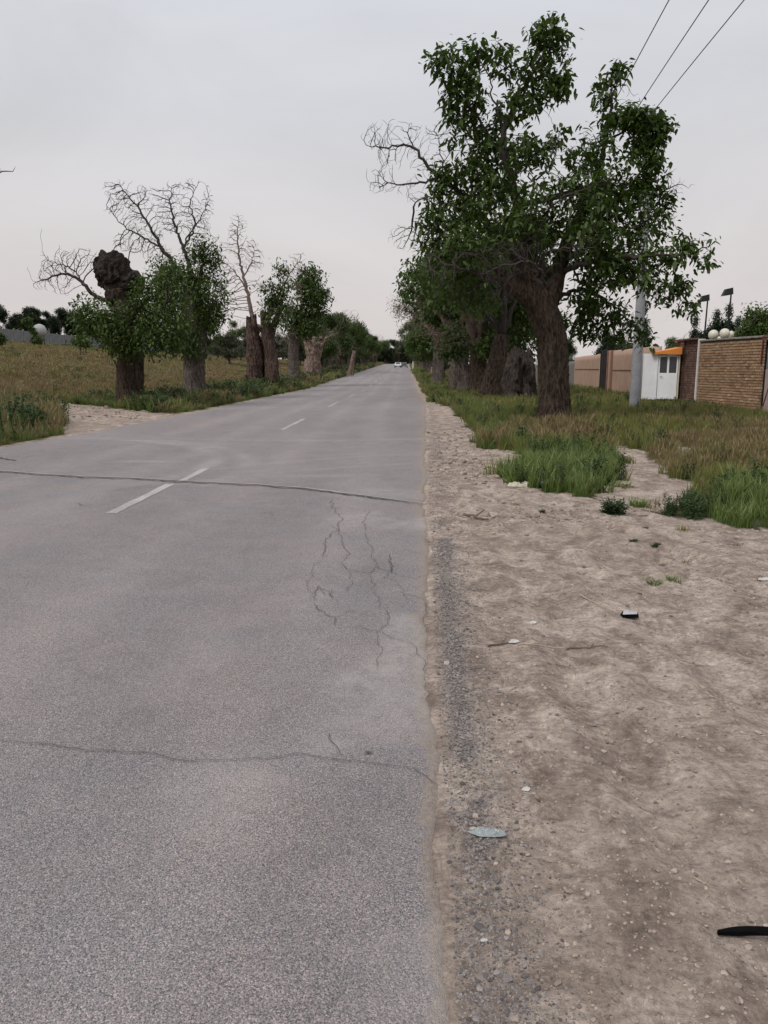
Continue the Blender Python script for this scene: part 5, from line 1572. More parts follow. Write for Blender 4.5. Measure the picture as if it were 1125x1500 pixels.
def brick_wall():
    rng = np.random.default_rng(31)
    P = G(1019, 594, .1); Q = G(1113.5, 603, .1)
    loc, a, L = wall_frame(P, Q)
    t = thing('brick_wall', 'long yellow brown brick wall with a grey cement coping, right of the white kiosk', 'wall', loc, a)
    H = 2.68
    mb = MB(); mb.box((L / 2, .14, H / 2), (L, .24, H)); mb.build('wall_core', M['mortar'], t)
    mb = MB(); bricks(mb, 0, L, .02, H, .02, rng)
    tag(mb.build('brickwork', M['brick'], t), kind='stuff')
    k = 7
    for i in range(k):
        mb = MB(); w = L / k
        mb.box((w * (i + .5), .13 + rng.normal(0, .006), H + .035 + rng.normal(0, .006)), (w - .012, .34, .075), 0, .5, 1, .012)
        mb.build('coping_stone', M['coping'], t)
    mb = MB(); mb.box((-.055, .10, 1.38), (.09, .30, 2.84), 0, .5, 1, .01); mb.build('white_edge_post', M['white_paint'], t)
    mb = MB(); mb.tube([(L - .12, -.05, H + .05), (L - .12, -.055, H - .95)], .028, 10); mb.tube([(L - .12, -.05, H - .3), (L - .12, .02, H - .3)], .018, 6)
    mb.build('drain_pipe', M['rust_red'], t)
    # gate pier with pilaster, darker brick
    P2 = G(986, 590, .1); loc2, a2, L2 = wall_frame(P2, P + np.array([-.02, .16, 0]))
    t2 = thing('brick_gate_pier', 'dark red brick gate pier with a pilaster, between the kiosk and the long brick wall', 'wall', loc2, a2)
    H2 = 2.78
    mb = MB(); mb.box((L2 / 2, .2, H2 / 2), (L2, .36, H2)); mb.box((L2 * .36, -.02, H2 / 2), (L2 * .16, .12, H2)); mb.build('wall_core', M['mortar'], t2)
    mb = MB(); bricks(mb, 0, L2 * .28, .02, H2, .02, rng, .2); bricks(mb, L2 * .45, L2, .02, H2, .02, rng, .2); bricks(mb, L2 * .28, L2 * .45, .02, H2, -.08, rng, .2)
    bricks(mb, .02, .38, .02, H2, -.01, rng, .19, axis_='y')
    tag(mb.build('brickwork', M['brick_dark'], t2), kind='stuff')
    mb = MB(); bricks(mb, -.06, L2 + .0, H2 + .0, H2 + .12, .0, rng, .11, .09, depth=.2)
    tag(mb.build('brick_cap', M['brick_dark'], t2), kind='stuff')
    # plastered wall at the right edge of the view
    P3 = G(1116, 603.4, .1); d = (Q - P)[:2] / np.linalg.norm((Q - P)[:2]); Q3 = P3[:2] + d * 5.5
    loc3, a3, L3 = wall_frame(P3, Q3)
    t3 = thing('plastered_wall', 'plastered wall at the right edge, grey above and pinkish below with red painted strokes', 'wall', loc3, a3)
    mb = MB(); mb.box((L3 / 2, .12, .78), (L3, .24, 1.56), 0, .5, 1, .01); mb.build('lower_plaster', M['pink_plaster'], t3)
    mb = MB(); mb.box((L3 / 2, .128, 2.06), (L3, .24, .998), 0, .5, 1, .01); mb.build('upper_plaster', M['grey_plaster'], t3)
    mb = MB(); bricks(mb, -.02, L3, 2.562, 2.80, .02, rng, .2, depth=.2); tag(mb.build('brick_course', M['brick_dark'], t3), kind='stuff')
    mb = MB(); mb.box((-.07, .06, 1.3), (.07, .12, 2.6), 0); mb.build('open_joint_shade', M['black_iron'], t3)  # black bar stands in for the shade inside the open joint
    mb = MB()
    for pts in ([(.04, .25), (.3, .95), (.46, 1.5)], [(.30, 1.28), (.46, 1.5), (.62, 1.30), (.5, 1.1), (.30, 1.22)], [(.42, .35), (.43, .85)], [(.62, .4), (.64, .95), (.9, .9)], [(1.0, .4), (1.1, 1.3), (1.4, .5)]):
        mb.tube([(x, -.006, z) for x, z in smooth_path([(x, z) for x, z in pts], 4)], .022, 5)
    mb.build('painted_strokes', M['rust_red'], t3)


brick_wall()


def tan_walls():
    rng = np.random.default_rng(33)
    def seg(name, label, P, Q, H, mat, seams, cat='wall'):
        loc, a, L = wall_frame(P, Q)
        t = thing(name, label, cat, loc, a)
        # uneven hand finished top and face
        nx, nz = max(8, int(L / .5)), 8
        X = np.linspace(0, L, nx); Zt = H + .03 * fbm(X * .7, 0, 0, 3, 5); V = []; 
        for y, s in ((0, 1), (.32, -1)):
            for j in range(nz):
                for i in range(nx):
                    z = Zt[i] * j / (nz - 1)
                    V.append((X[i], y + s * .015 * float(fbm(X[i] * .9, z * .9, y, 3, 6)), z))
        V = np.array(V); i = np.arange(nz - 1)[:, None] * nx; j = np.arange(nx - 1)[None]
        q = np.stack([i + j, i + j + 1, i + nx + j + 1, i + nx + j], 2).reshape(-1, 4); o = nz * nx
        topi = (nz - 1) * nx + np.arange(nx - 1)
        Fs = [q, q[:, ::-1] + o, np.stack([topi, topi + 1, topi + 1 + o, topi + o], 1)]
        ends = []
        for e in (0, nx - 1):
            c = np.arange(nz - 1) * nx + e; f = np.stack([c, c + nx, c + nx + o, c + o], 1); ends.append(f if e == 0 else f[:, ::-1])
        link('wall_face', mesh_np('wall_face', V, [np.vstack(Fs + ends)], mat), t)
        for (x0, x1, z) in seams:
            mb = MB(); mb.box(((x0 + x1) / 2 * L, -.02, z), ((x1 - x0) * L, .03, .06), 0, .5, 1, .008); mb.build('plaster_ledge', M['tan_dark'], t)
        return t, L
    seg('clay_wall', 'tan clay plastered wall section left of the narrow black gate', G(840, 565, .1), G(877, 572, .1), 2.62, M['tan_plaster'], [(.05, .98, 1.55)])
    t, L = seg('clay_wall', 'tan clay plastered wall section between the black gate and the utility pole', G(889, 575, .1), G(956, 583.5, .1), 2.72, M['tan_plaster'], [(.12, .55, 1.5)])
    for x in (.01, .06, .11):
        mb = MB(); mb.box((x * L, -.06, 1.36), (.14, .14, 2.76), 0, .5, 1, .01); mb.build('pilaster', M['tan_dark'] if x != .06 else M['tan_plaster'], t)
    # narrow gate
    P = G(878.5, 572.3, .1); Q = G(886.5, 574.5, .1); loc, a, L = wall_frame(P, Q)
    t = thing('iron_gate', 'narrow black iron gate standing between the two tan wall sections', 'gate', loc, a)
    for k in (0, 1):
        mb = MB(); mb.box((L * (.26 + .48 * k), 0, 1.45), (L * .46, .05, 2.75), 0, .5, 1, .008); lf = mb.build('gate_leaf', M['black_iron'], t)
        mb = MB(); mb.box((L * (.26 + .48 * k), -.035, 1.45), (L * .40, .03, .05)); mb.box((L * (.26 + .48 * k), -.035, 2.5), (L * .40, .03, .05)); mb.build('rail', M['black_iron'], lf)
    for x in (-.02, L + .02):
        mb = MB(); mb.box((x, 0, 1.48), (.1, .12, 2.96), 0, .5, 1, .01); mb.build('gate_post', M['black_iron'], t)
    seg('grey_wall', 'low grey wall beyond the far end of the tan wall', (16.4, 80, 0), (16.0, 73, 0), 2.2, M['grey_plaster'], [])
    seg('adobe_wall', 'low reddish adobe wall in the shade behind the right row of trees', (8.6, 140, 0), (7.6, 62, 0), 1.7, M['adobe'], [])


tan_walls()


def field_wall():
    mb = MB(); mb.box((0, 0, 1.0), (.08, 2.86, 2.0), 0, .5, 1, .01); panel = mb.build('wall_panel', m_plain('grey_precast', (.20, .20, .205), .9, .25, 1.5), None)
    mb = MB(); mb.box((.02, 0, 1.1), (.16, .14, 2.2), 0, .5, 1, .01); post = mb.build('wall_post', M['coping'], None)
    z0 = gzf(-60, 96)
    t = thing('precast_wall', 'long grey precast panel wall along the top of the left field', 'wall', (-60, 96, z0))
    for i in range(78):
        for src, off in ((panel, 1.5), (post, 0)):
            o = src if i == 0 else src.copy()
            if i: COL.objects.link(o)
            y = i * 3.0 + off
            o.parent = t; o.location = (0, y, gzf(-60, 96 + y) - z0 - .1)


field_wall()


# ------------------------------------------------------------------ white kiosk
def kiosk():
    A = G(935.5, 590.8, .1); vd = A[:2] / np.linalg.norm(A[:2]); B_ = np.array([*(A[:2] + 1.62 * np.array([vd[1] * 1.0 + vd[0] * -.05, -vd[0] * 1.0 - vd[1] * .05])), .1])
    loc, a, L = wall_frame(A, B_); loc = (loc[0], loc[1], loc[2] + .1)
    Hk = 2.0
    M['kiosk'] = m_plain('white_sheet_metal', (.84, .84, .87), .45, .06, 2, 0, .4, .05)
    M['kiosk_grey'] = m_plain('off_white_sheet', (.76, .76, .78), .5, .08, 2)
    M['cream'] = m_plain('cream_trim', (.60, .53, .40), .6, .15, 3)
    M['orange'] = m_plain('orange_sheet', (.66, .22, .03), .5, .12, 3)
    m, nt, out = new_mat('dark_window_glass'); finish(nt, out, (.03, .033, .036), .12, spec=.6); M['glass'] = m
    t = thing('kiosk', 'small white guard kiosk with a glazed door and an orange canopy roof', 'kiosk', loc, a)
    D = 1.35
    mb = MB(); mb.box((L / 2, D / 2, .06), (L, D, .10), 0, .5, 1, .01); mb.build('base_frame', M['black_iron'], t)
    xd = L * .42
    mb = MB(); mb.box((xd / 2 + .03, .03, .12 + Hk / 2), (xd - .10, .04, Hk), 0, .5, 1, .006); mb.build('side_panel', M['kiosk_grey'], t)
    mb = MB(); mb.box((.02, D / 2 + .03, .12 + Hk / 2), (.04, D - .10, Hk)); mb.box((L - .02, D / 2 + .03, .12 + Hk / 2), (.04, D - .1, Hk)); mb.box((L / 2, D - .02, .12 + Hk / 2), (L - .08, .04, Hk)); mb.build('wall', M['kiosk_grey'], t)
    for x, mt in ((.03, 'cream'), (xd + .01, 'kiosk_grey'), (L - .03, 'cream')):
        mb = MB(); mb.box((x, .0, .12 + Hk / 2), (.07, .09, Hk), 0, .5, 1, .01); mb.build('corner_post', M[mt], t)
    x0, x1 = xd + .06, L - .08; w = x1 - x0
    mb = MB(); zb, zt = .14, 2.04; fr = .055; zs = 1.28
    mb.box(((x0 + x1) / 2, .02, (zb + zs) / 2), (w, .045, zs - zb), 0, .5, 1, .006)
    mb.box(((x0 + x1) / 2, .02, zt - fr / 2), (w, .05, fr)); mb.box((x0 + fr / 2, .02, (zs + zt) / 2 - .03), (fr, .05, zt - zs - .062)); mb.box((x1 - fr / 2, .02, (zs + zt) / 2 - .03), (fr, .05, zt - zs - .062)); mb.box(((x0 + x1) / 2, .02, (zs + zt) / 2 - .03), (fr * 1.5, .05, zt - zs - .062))
    dr = mb.build('door', M['kiosk'], t)
    for c in (x0 + w * .27, x0 + w * .73):
        mb = MB(); mb.box((c, .03, (zs + zt) / 2 - .03), (w * .36, .012, zt - zs - .07)); mb.build('window_pane', M['glass'], dr)
    mb = MB(); mb.tube([(x0 + .08, -.005, 1.12), (x0 + .08, -.05, 1.12), (x0 + .19, -.05, 1.12)], .011, 8); mb.build('handle', M['black_iron'], dr)
    # canopy: low at the left, tall fascia at the right
    xa, xb = L * .26, L + .06; yf, yb = -.22, D + .1
    V = np.array([(xa, yf, 2.10), (xb, yf, 2.08), (xb, yf, 2.36), (xa, yf, 2.16), (xa, yb, 2.14), (xb, yb, 2.14), (xb, yb, 2.50), (xa, yb, 2.22)])
    mb = MB(); mb.add(V, [np.array([(0, 1, 2, 3), (1, 5, 6, 2), (5, 4, 7, 6), (4, 0, 3, 7), (3, 2, 6, 7), (0, 4, 5, 1)])]); mb.build('roof', M['orange'], t)
    mb = MB(); mb.box((xb - .35, -.19, 2.07), (.5, .02, .02)); mb.build('gutter', M['white_paint'], t)


kiosk()


# ------------------------------------------------------------------ pole, wires, lamps
def pole():
    M['pole'] = m_plain('grey_concrete_pole', (.30, .30, .32), .8, .2, 2, .0, .3, .3)
    M['wire'] = m_plain('dark_wire', (.03, .03, .034), .6, .1, 2)
    M['ceramic'] = m_plain('brown_ceramic', (.10, .045, .03), .3, .1, 4)
    P = G(929, 600, .1); Y0 = P[1]; H = 10.65
    t = thing('utility_pole', 'tall tapering grey utility pole standing in the grass left of the kiosk', 'pole', (P[0], Y0, gzf(P[0], Y0) - .1))
    mb = MB(); zz = np.linspace(0, H, 16)
    mb.lathe([(0.20 - .0085 * z, z) for z in zz] + [(0, H + .03)], n=20); mb.build('pole_shaft', M['pole'], t, True)
    mb = MB(); mb.box((-.55, -.16, H - .3), (2.0, .07, .09), 0, .5, 1, .01); mb.build('crossarm', M['black_iron'], t)
    ends = [AY(892, 166, Y0), AY(930, 161, Y0), AY(957, 167, Y0)]
    nears = [(980, 0), (1038, 0), (1090, 0)]
    for e, q in zip(ends, nears):
        zt = gzf(P[0], Y0) - .1 + H - .245
        ins = MB(); ins.lathe([(.0, 0), (.045, 0), (.05, .05), (.03, .07), (.05, .10), (.035, .15), (0, .16)], (e[0] - P[0], -.16, H - .245), 12); ins.build('insulator', M['ceramic'], t, True)
        s_ = np.array([e[0], Y0 - .16, zt + .16])
        d = ray(*q); k = (10.7 - EYE) / d[2]; n_ = np.array([0, 0, EYE]) + d * k
        far = s_ + (n_ - s_) * 3.6; far[2] = zt + .1
        ts = np.linspace(0, 1, 60); pts = s_ + (far - s_) * ts[:, None]
        L = np.linalg.norm(far - s_); i_ = 1 / 3.6
        sag = (s_[2] + (far[2] - s_[2]) * i_ - n_[2]) / (i_ * (1 - i_))
        pts[:, 2] -= sag * ts * (1 - ts)
        mb = MB(); mb.tube(pts, .014, 5); o = mb.build('overhead_wire', M['wire'], None, True)
        lab = {980: 'leftmost of the three overhead wires crossing the upper right sky', 1038: 'middle one of the three overhead wires in the upper right sky', 1090: 'rightmost overhead wire, nearest the upper right corner of the sky'}[q[0]]
        tag(o, lab, 'wire', 'overhead wires')
        # the far span runs on behind the crown
        mb = MB(); f2 = s_ + np.array([-2.5, 45, -.6]); pts = s_ + (f2 - s_) * ts[:, None]; pts[:, 2] -= 2.8 * ts * (1 - ts)
    # slim post behind the largest trunk
    P = G(785.5, 573, .1)
    t = thing('sign_post', 'slim grey post with a small white plate beside the largest trunk', 'post', (P[0], P[1], gzf(P[0], P[1])))
    mb = MB(); mb.tube([(0, 0, -.1), (0, 0, 3.0)], .06, 10); mb.build('post', M['coping'], t, True)
    mb = MB(); mb.box((0, -.08, 1.95), (.26, .02, .34), 0, .5, 1, .006); mb.build('plate', M['white_paint'], t)
    P = G(596.5, 547.0, .0)
    t = thing('marker_post', 'white painted marker post far along the right road edge', 'post', (1.9, 170, float(terr(1.9, 170)) - .1))
    mb = MB(); mb.box((0, 0, .9), (.32, .22, 1.8), 0, .5, .8, .02); mb.build('post', M['white_paint'], t)
    mb = MB(); mb.box((0, -.09, 1.3), (.24, .03, .12)); mb.build('band', M['black_iron'], t)


pole()


def lamps():
    M['globe'] = m_plain('milky_cream_globe', (.66, .62, .50), .35, .04, 2, 0, .5, .02)
    for px, py, Y, r_, lab in ((1045, 490.5, 33.0, .205, 'left of the three big cream globe lamps over the brick wall'), (1061.5, 488.5, 32.0, .20, 'middle big cream globe lamp over the brick wall'),
                               (1071, 491, 33.5, .18, 'right big cream globe lamp, half behind its neighbour'), (1053, 496, 37, .10, 'tiny white globe lamp low between the big ones')):
        c = AY(px, py, Y); zb = gzf(c[0], Y)
        t = thing('globe_lamp', lab, 'lamp', (c[0], Y, zb), 0, 'globe lamps behind the brick wall')
        h = c[2] - zb
        mb = MB(); an = np.linspace(-math.pi / 2, math.pi / 2, 13); mb.lathe([(r_ * math.cos(q), h + r_ * math.sin(q)) for q in an], n=24); mb.build('globe', M['globe'], t, True)
        mb = MB(); mb.lathe([(.09, 0), (.08, .1), (.035, .15), (.03, h - r_ - .06), (.09, h - r_ - .05), (.09, h - r_ + .03), (.02, h - r_ + .04)], n=12); mb.build('post', M['black_iron'], t, True)
    for px, py, pxb, Y, lab in ((1038, 437, 1035, 34, 'left black floodlight on a thin mast behind the brick wall'), (1072.5, 427.5, 1066, 32, 'right and taller black floodlight mast behind the brick wall')):
        c = AY(px, py, Y); zb = gzf(c[0], Y)
        t = thing('floodlight_mast', lab, 'floodlight', (c[0] - .06, Y, zb), 0, 'floodlight masts behind the brick wall')
        h = c[2] - zb
        mb = MB(); mb.tube([(0, 0, 0), (.0, 0, h * .6), (.03, 0, h + .08)], [.05, .04, .03], 8); mb.build('mast', M['black_iron'], t, True)
        mb = MB()
        V = np.array([(-.33, -.14, h - .16), (.06, -.14, h - .10), (.06, .14, h - .10), (-.33, .14, h - .16), (-.22, -.1, h + .10), (.05, -.1, h + .16), (.05, .1, h + .16), (-.22, .1, h + .10)])
        mb.add(V, [np.array([(0, 3, 2, 1), (4, 5, 6, 7), (0, 1, 5, 4), (1, 2, 6, 5), (2, 3, 7, 6), (3, 0, 4, 7)])]); hd = mb.build('lamp_head', M['black_iron'], t)
        mb = MB(); V2 = V[:4] * np.array([.9, .9, 1]) - np.array([.01, 0, .006]); mb.add(V2, [np.array([(0, 3, 2, 1)])]); mb.build('lens', M['glass'], hd)
    p = hit(58, 500)
    Yd = 118.0; c = AY(58, 484, Yd - 4); zb = gzf(c[0], Yd - 4)
    t = thing('water_tank', 'pale rounded water tank on a low stand behind the thin sapling in the left field', 'tank', (c[0], Yd - 4, zb))
    r_ = 9.5 * (Yd - 4) / F; h = c[2] - zb
    mb = MB(); mb.lathe([(0, h - r_ * .95), (r_ * .75, h - r_ * .85), (r_ * .98, h - r_ * .3), (r_ * .98, h + r_ * .2), (r_ * .7, h + r_ * .72), (r_ * .2, h + r_ * .95), (0, h + r_ * .96)], n=24); mb.build('tank_body', m_plain('weathered_pale_tank', (.38, .38, .37), .6, .2, 1), t, True)
    mb = MB()
    for q in range(4): mb.tube([(r_ * .6 * math.cos(q * 1.57 + .7), r_ * .6 * math.sin(q * 1.57 + .7), -.1), (r_ * .55 * math.cos(q * 1.57 + .7), r_ * .55 * math.sin(q * 1.57 + .7), h - r_ * .8)], .05, 6)
    mb.build('stand', M['black_iron'], t)


lamps()


# ------------------------------------------------------------------ far cars
def car(label, x, y, paint, rz=0.0):
    t = thing('car', label, 'car', (x, y, float(road_z(x, y))), rz)
    prof_ = [(-2.15, .35), (-2.2, .62), (-2.1, .80), (-1.35, .92), (-.75, 1.36), (.55, 1.40), (1.35, .98), (2.05, .92), (2.18, .66), (2.12, .35)]
    V = []; n = len(prof_)
    for sx in (-1, 1):
        for (yy, zz) in prof_:
            w = .84 if zz < 1.0 else .66
            w *= (1 - .10 * (abs(yy) / 2.2) ** 3); V.append((sx * w, yy, zz))
    V = np.array(V); i = np.arange(n - 1)
    mb = MB(); mb.add(V, [np.stack([i, i + 1, i + 1 + n, i + n], 1), np.array([[n - 1, 0, n, 2 * n - 1]])])
    for o_ in (0, n):
        q = [(0, 1, 2, 9), (2, 3, 6, 9), (6, 7, 8, 9), (3, 4, 5, 6)]
        mb.add(V[o_:o_ + n], [np.array([f if o_ == 0 else f[::-1] for f in q])])
    mb.build('body', paint, t)
    for nm, pts in (('windscreen', [(-.60, -1.30, .955), (.60, -1.30, .955), (.52, -.80, 1.335), (-.52, -.80, 1.335)]), ('rear_window', [(.6, 1.30, 1.02), (-.6, 1.30, 1.02), (-.52, .62, 1.375), (.52, .62, 1.375)])):
        P = np.array(pts); P[:, 1] += (-.02 if nm == 'windscreen' else .02); P[:, 2] += .015
        mb = MB(); mb.add(P, [np.array([(0, 1, 2, 3)])]); mb.build(nm, M['glass'], t)
    for sx in (-1, 1):
        P = np.array([(sx * .80, -1.15, .98), (sx * .80, 1.15, 1.0), (sx * .69, .5, 1.33), (sx * .69, -.7, 1.30)]); mb = MB(); mb.add(P, [np.array([(0, 1, 2, 3)])]); mb.build('side_window', M['glass'], t)
        for yy in (-1.35, 1.35):
            mb = MB(); a = np.linspace(0, 2 * math.pi, 17)[:-1]
            mb.tube([(sx * .70, yy, .31), (sx * .86, yy, .31)], .31, 16); wl = mb.build('wheel', M['black_iron'], t)
            mb = MB(); mb.tube([(sx * .80, yy, .31), (sx * .875, yy, .31)], .17, 12); mb.build('rim', M['chrome'], wl)
        mb = MB(); mb.box((sx * .60, -2.17, .68), (.34, .06, .15), 0, .5, 1, .01); mb.build('headlight', M['lampglass'], t)
        mb = MB(); mb.box((sx * .66, 2.15, .74), (.24, .05, .16), 0, .5, 1, .01); mb.build('tail_light', M['rust_red'], t)
        mb = MB(); mb.box((sx * .92, -.85, 1.0), (.16, .08, .11), 0, .5, 1, .01); mb.build('mirror', paint, t)
    mb = MB(); mb.box((0, -2.18, .45), (1.5, .10, .20), 0, .5, 1, .02); mb.box((0, 2.17, .45), (1.5, .10, .20), 0, .5, 1, .02); mb.build('bumper', M['black_iron'], t)
    mb = MB(); mb.box((0, -2.235, .47), (.5, .012, .11)); mb.build('number_plate', M['white_paint'], t)


M['chrome'] = m_plain('dull_alloy', (.4, .4, .42), .4, .1, 3, .7)
M['lampglass'] = m_plain('headlamp_glass', (.7, .7, .68), .2, .05, 3)
yc = 196
car('white car coming along the left lane, far down the road', AY(583, 540, yc)[0], yc, m_plain('white_car_paint', (.62, .62, .62), .3, .03, 2))
car('dark car in the right lane, far down the road beside the white one', AY(591.8, 540, yc)[0] , yc + 2, m_plain('dark_car_paint', (.03, .035, .045), .25, .03, 2))


# ------------------------------------------------------------------ tufts that stand alone on the bare earth
def tufts():
    rng = np.random.default_rng(71)
    T = [(898, 754, .19, .21, 'weed', 'round dark green weed clump standing alone on the bare earth below the sand patch'),
         (936, 741, .17, .15, 'lush', 'green grass tuft right of the round dark weed clump'),
         (914, 679, .22, .17, 'green', 'small grass tuft at the head of the sandy patch'),
         (908, 711, .24, .10, 'green', 'low grass tuft on the left rim of the sandy patch'),
         (958, 855, .10, .07, 'lush', 'low flat grass tuft, left half of the pair alone on the bare earth'),
         (983, 856, .08, .07, 'lush', 'low flat grass tuft, right half of the pair alone on the bare earth'),
         (1003, 818, .05, .07, 'green', 'tiny green tuft above the flat grass pair'),
         (1004, 777, .10, .08, 'green', 'faded small tuft below the right grass thicket'),
         (930, 797, .06, .035, 'weed', 'tiny dark tuft, left one of two flat dark tufts'),
         (961, 795, .06, .04, 'weed', 'tiny dark tuft, right one of two flat dark tufts'),
         (755, 742, .07, .05, 'green', 'tiny faded tuft in front of the long grass patch'),
         (792, 749, .06, .05, 'weed', 'tiny bright green tuft in front of the long grass patch'),
         (845, 743, .05, .05, 'green', 'tiny brown green tuft left of the round weed clump'),
         (870, 700, .25, .15, 'green', 'short grass tuft right behind the long grass patch'),
         (860, 722, .2, .14, 'dry', 'dry brown tuft at the right end of the long grass patch'),
         (1075, 796, .06, .04, 'green', 'tiny tuft on the rut edge near the right side')]
    srcs = {'weed': SRC_WEED, 'lush': SRC_LUSH, 'green': SRC_GREEN, 'dry': SRC_DRY}
    for px, py, r_, h, k, lab in T:
        p = G(px, py); z = gzf(p[0], p[1])
        n = 4 if r_ > .12 else 2
        V = []; Fq = []; Ft = []; TT = []; AL = []; o = 0
        for i in range(n):
            me = srcs[k][i % len(srcs[k])].data; v = np.zeros(len(me.vertices) * 3); me.vertices.foreach_get('co', v); v = v.reshape(-1, 3)
            tt = np.zeros(len(v)); me.attributes['tint'].data.foreach_get('value', tt); al = np.zeros(len(v)); me.attributes['along'].data.foreach_get('value', al)
            a = rng.uniform(0, 6.28); c, s = math.cos(a), math.sin(a)
            w = r_ * 1.9; off = rng.normal(0, r_ * .3, 2)
            v = np.stack([(v[:, 0] * c - v[:, 1] * s) * w + off[0], (v[:, 0] * s + v[:, 1] * c) * w + off[1], v[:, 2] * h * rng.uniform(.8, 1.15)], 1)
            for pl in me.polygons:
                (Fq if len(pl.vertices) == 4 else Ft).append([q + o for q in pl.vertices])
            V.append(v); TT.append(tt); AL.append(al); o += len(v)
        me = mesh_np('tuft', np.vstack(V), [np.array(x) for x in (Fq, Ft) if x], srcs[k][0].data.materials[0], False, {'tint': np.concatenate(TT), 'along': np.concatenate(AL)})
        tag(link('grass_tuft', me, None, (p[0], p[1], z)), lab, 'tuft')
    # dark flowering spikes at the left
    for i, (px, py, h) in enumerate([(4, 652, .95), (22, 648, 1.0), (40, 646, .9), (57, 640, .85), (-12, 654, 1.0), (70, 636, .7)]):
        p = G(px, py + 8); z = gzf(p[0] - .8, p[1] + 1.0)
        mb = MB(); q = np.linspace(0, 1, 6); pts = [(.04 * math.sin(a * 3 + i), .02 * a, a * h) for a in q]
        mb.tube(pts, [.010, .010, .012, .026, .028, .008], 6)
        anch = np.array([(rng.normal(0, .02), rng.normal(0, .02), h * u) for u in np.linspace(.15, 1, 16)])
        v, f, tt = leaves_np(anch, .10, 3, rng, droop=-.5, spread=.015)
        n1 = mb.n; Vm = np.vstack(mb.V + [v]); F4 = np.vstack(mb.F[4] + [f[0] + n1]); F3 = np.vstack(mb.F[3] + [f[1] + n1])
        me = mesh_np('spike', Vm, [F4, F3], M['weed'], False, {'tint': np.concatenate(mb.T + [tt]) * .3, 'along': np.zeros(len(Vm))})
        tag(link('seed_spike', me, None, (p[0] - .8, p[1] + 1.0, z)), 'dark upright seed spike rising from the weeds at the left road edge', 'weed', 'dark seed spikes at the left')


tufts()


# ------------------------------------------------------------------ litter
def crumple(name, label, px, py, lx, ly, h, mat, rz, seed, cat='litter', nx=26, ny=16, lift=.003, sharp=5.0):
    p = G(px, py); z = gzf(p[0], p[1])
    u = np.linspace(-1, 1, nx); v = np.linspace(-1, 1, ny); U, V_ = np.meshgrid(u, v)
    out = 1 - .25 * fbm(np.arctan2(V_, U) * 1.3, seed, 0, 3, seed)
    sq = np.sqrt(np.maximum(1e-6, 1 - .5 * V_ ** 2)), np.sqrt(np.maximum(1e-6, 1 - .5 * U ** 2))
    X = U * sq[0] * lx / 2 * out; Y = V_ * sq[1] * ly / 2 * out
    fold = np.abs(fbm(U * sharp * .5, V_ * sharp * .4, 0, 3, seed + 3))
    dome = np.clip(1 - U ** 2, 0, 1) * np.clip(1 - V_ ** 2, 0, 1)
    Zt = lift + h * (.25 * np.sqrt(dome) + 1.6 * fold * np.sqrt(dome)); Zb = Zt - .0012 - h * .10 * dome
    V1 = np.stack([X, Y, Zt], 2).reshape(-1, 3); V2 = np.stack([X, Y, Zb], 2).reshape(-1, 3)
    i = np.arange(ny - 1)[:, None] * nx; j = np.arange(nx - 1)[None]
    q = np.stack([i + j, i + j + 1, i + nx + j + 1, i + nx + j], 2).reshape(-1, 4); n = nx * ny
    ring = np.concatenate([np.arange(nx), np.arange(1, ny) * nx + nx - 1, (ny - 1) * nx + np.arange(nx - 2, -1, -1), np.arange(ny - 2, 0, -1) * nx])
    r2 = np.roll(ring, -1)
    F_ = np.vstack([q, q[:, ::-1] + n, np.stack([r2, ring, ring + n, r2 + n], 1)])
    return tag(link(name, mesh_np(name, np.vstack([V1, V2]), [F_], mat, False), None, (p[0], p[1], z), rz), label, cat)


def stick(label, a, b_, r_, mat, seed):
    A = G(*a); B_ = G(*b_); rng = np.random.default_rng(seed)
    pts = []
    for q in np.linspace(0, 1, 8):
        x, y = A[0] + (B_[0] - A[0]) * q, A[1] + (B_[1] - A[1]) * q
        pts.append((x - A[0] + rng.normal(0, r_ * .8), y - A[1] + rng.normal(0, r_ * 1.2), gzf(x, y) + r_ * 1.1 - gzf(A[0], A[1]) + abs(rng.normal(0, r_ * .4))))
    mb = MB(); mb.tube(pts, np.linspace(r_, r_ * .45, 8), 6)
    k = pts[4]; mb.tube([k, (k[0] + r_ * 6, k[1] + r_ * 9, k[2] + r_ * 2)], [r_ * .6, r_ * .3], 5)
    o = mb.build('stick', mat, None, True, (A[0], A[1], gzf(A[0], A[1]))); tag(o, label, 'stick')


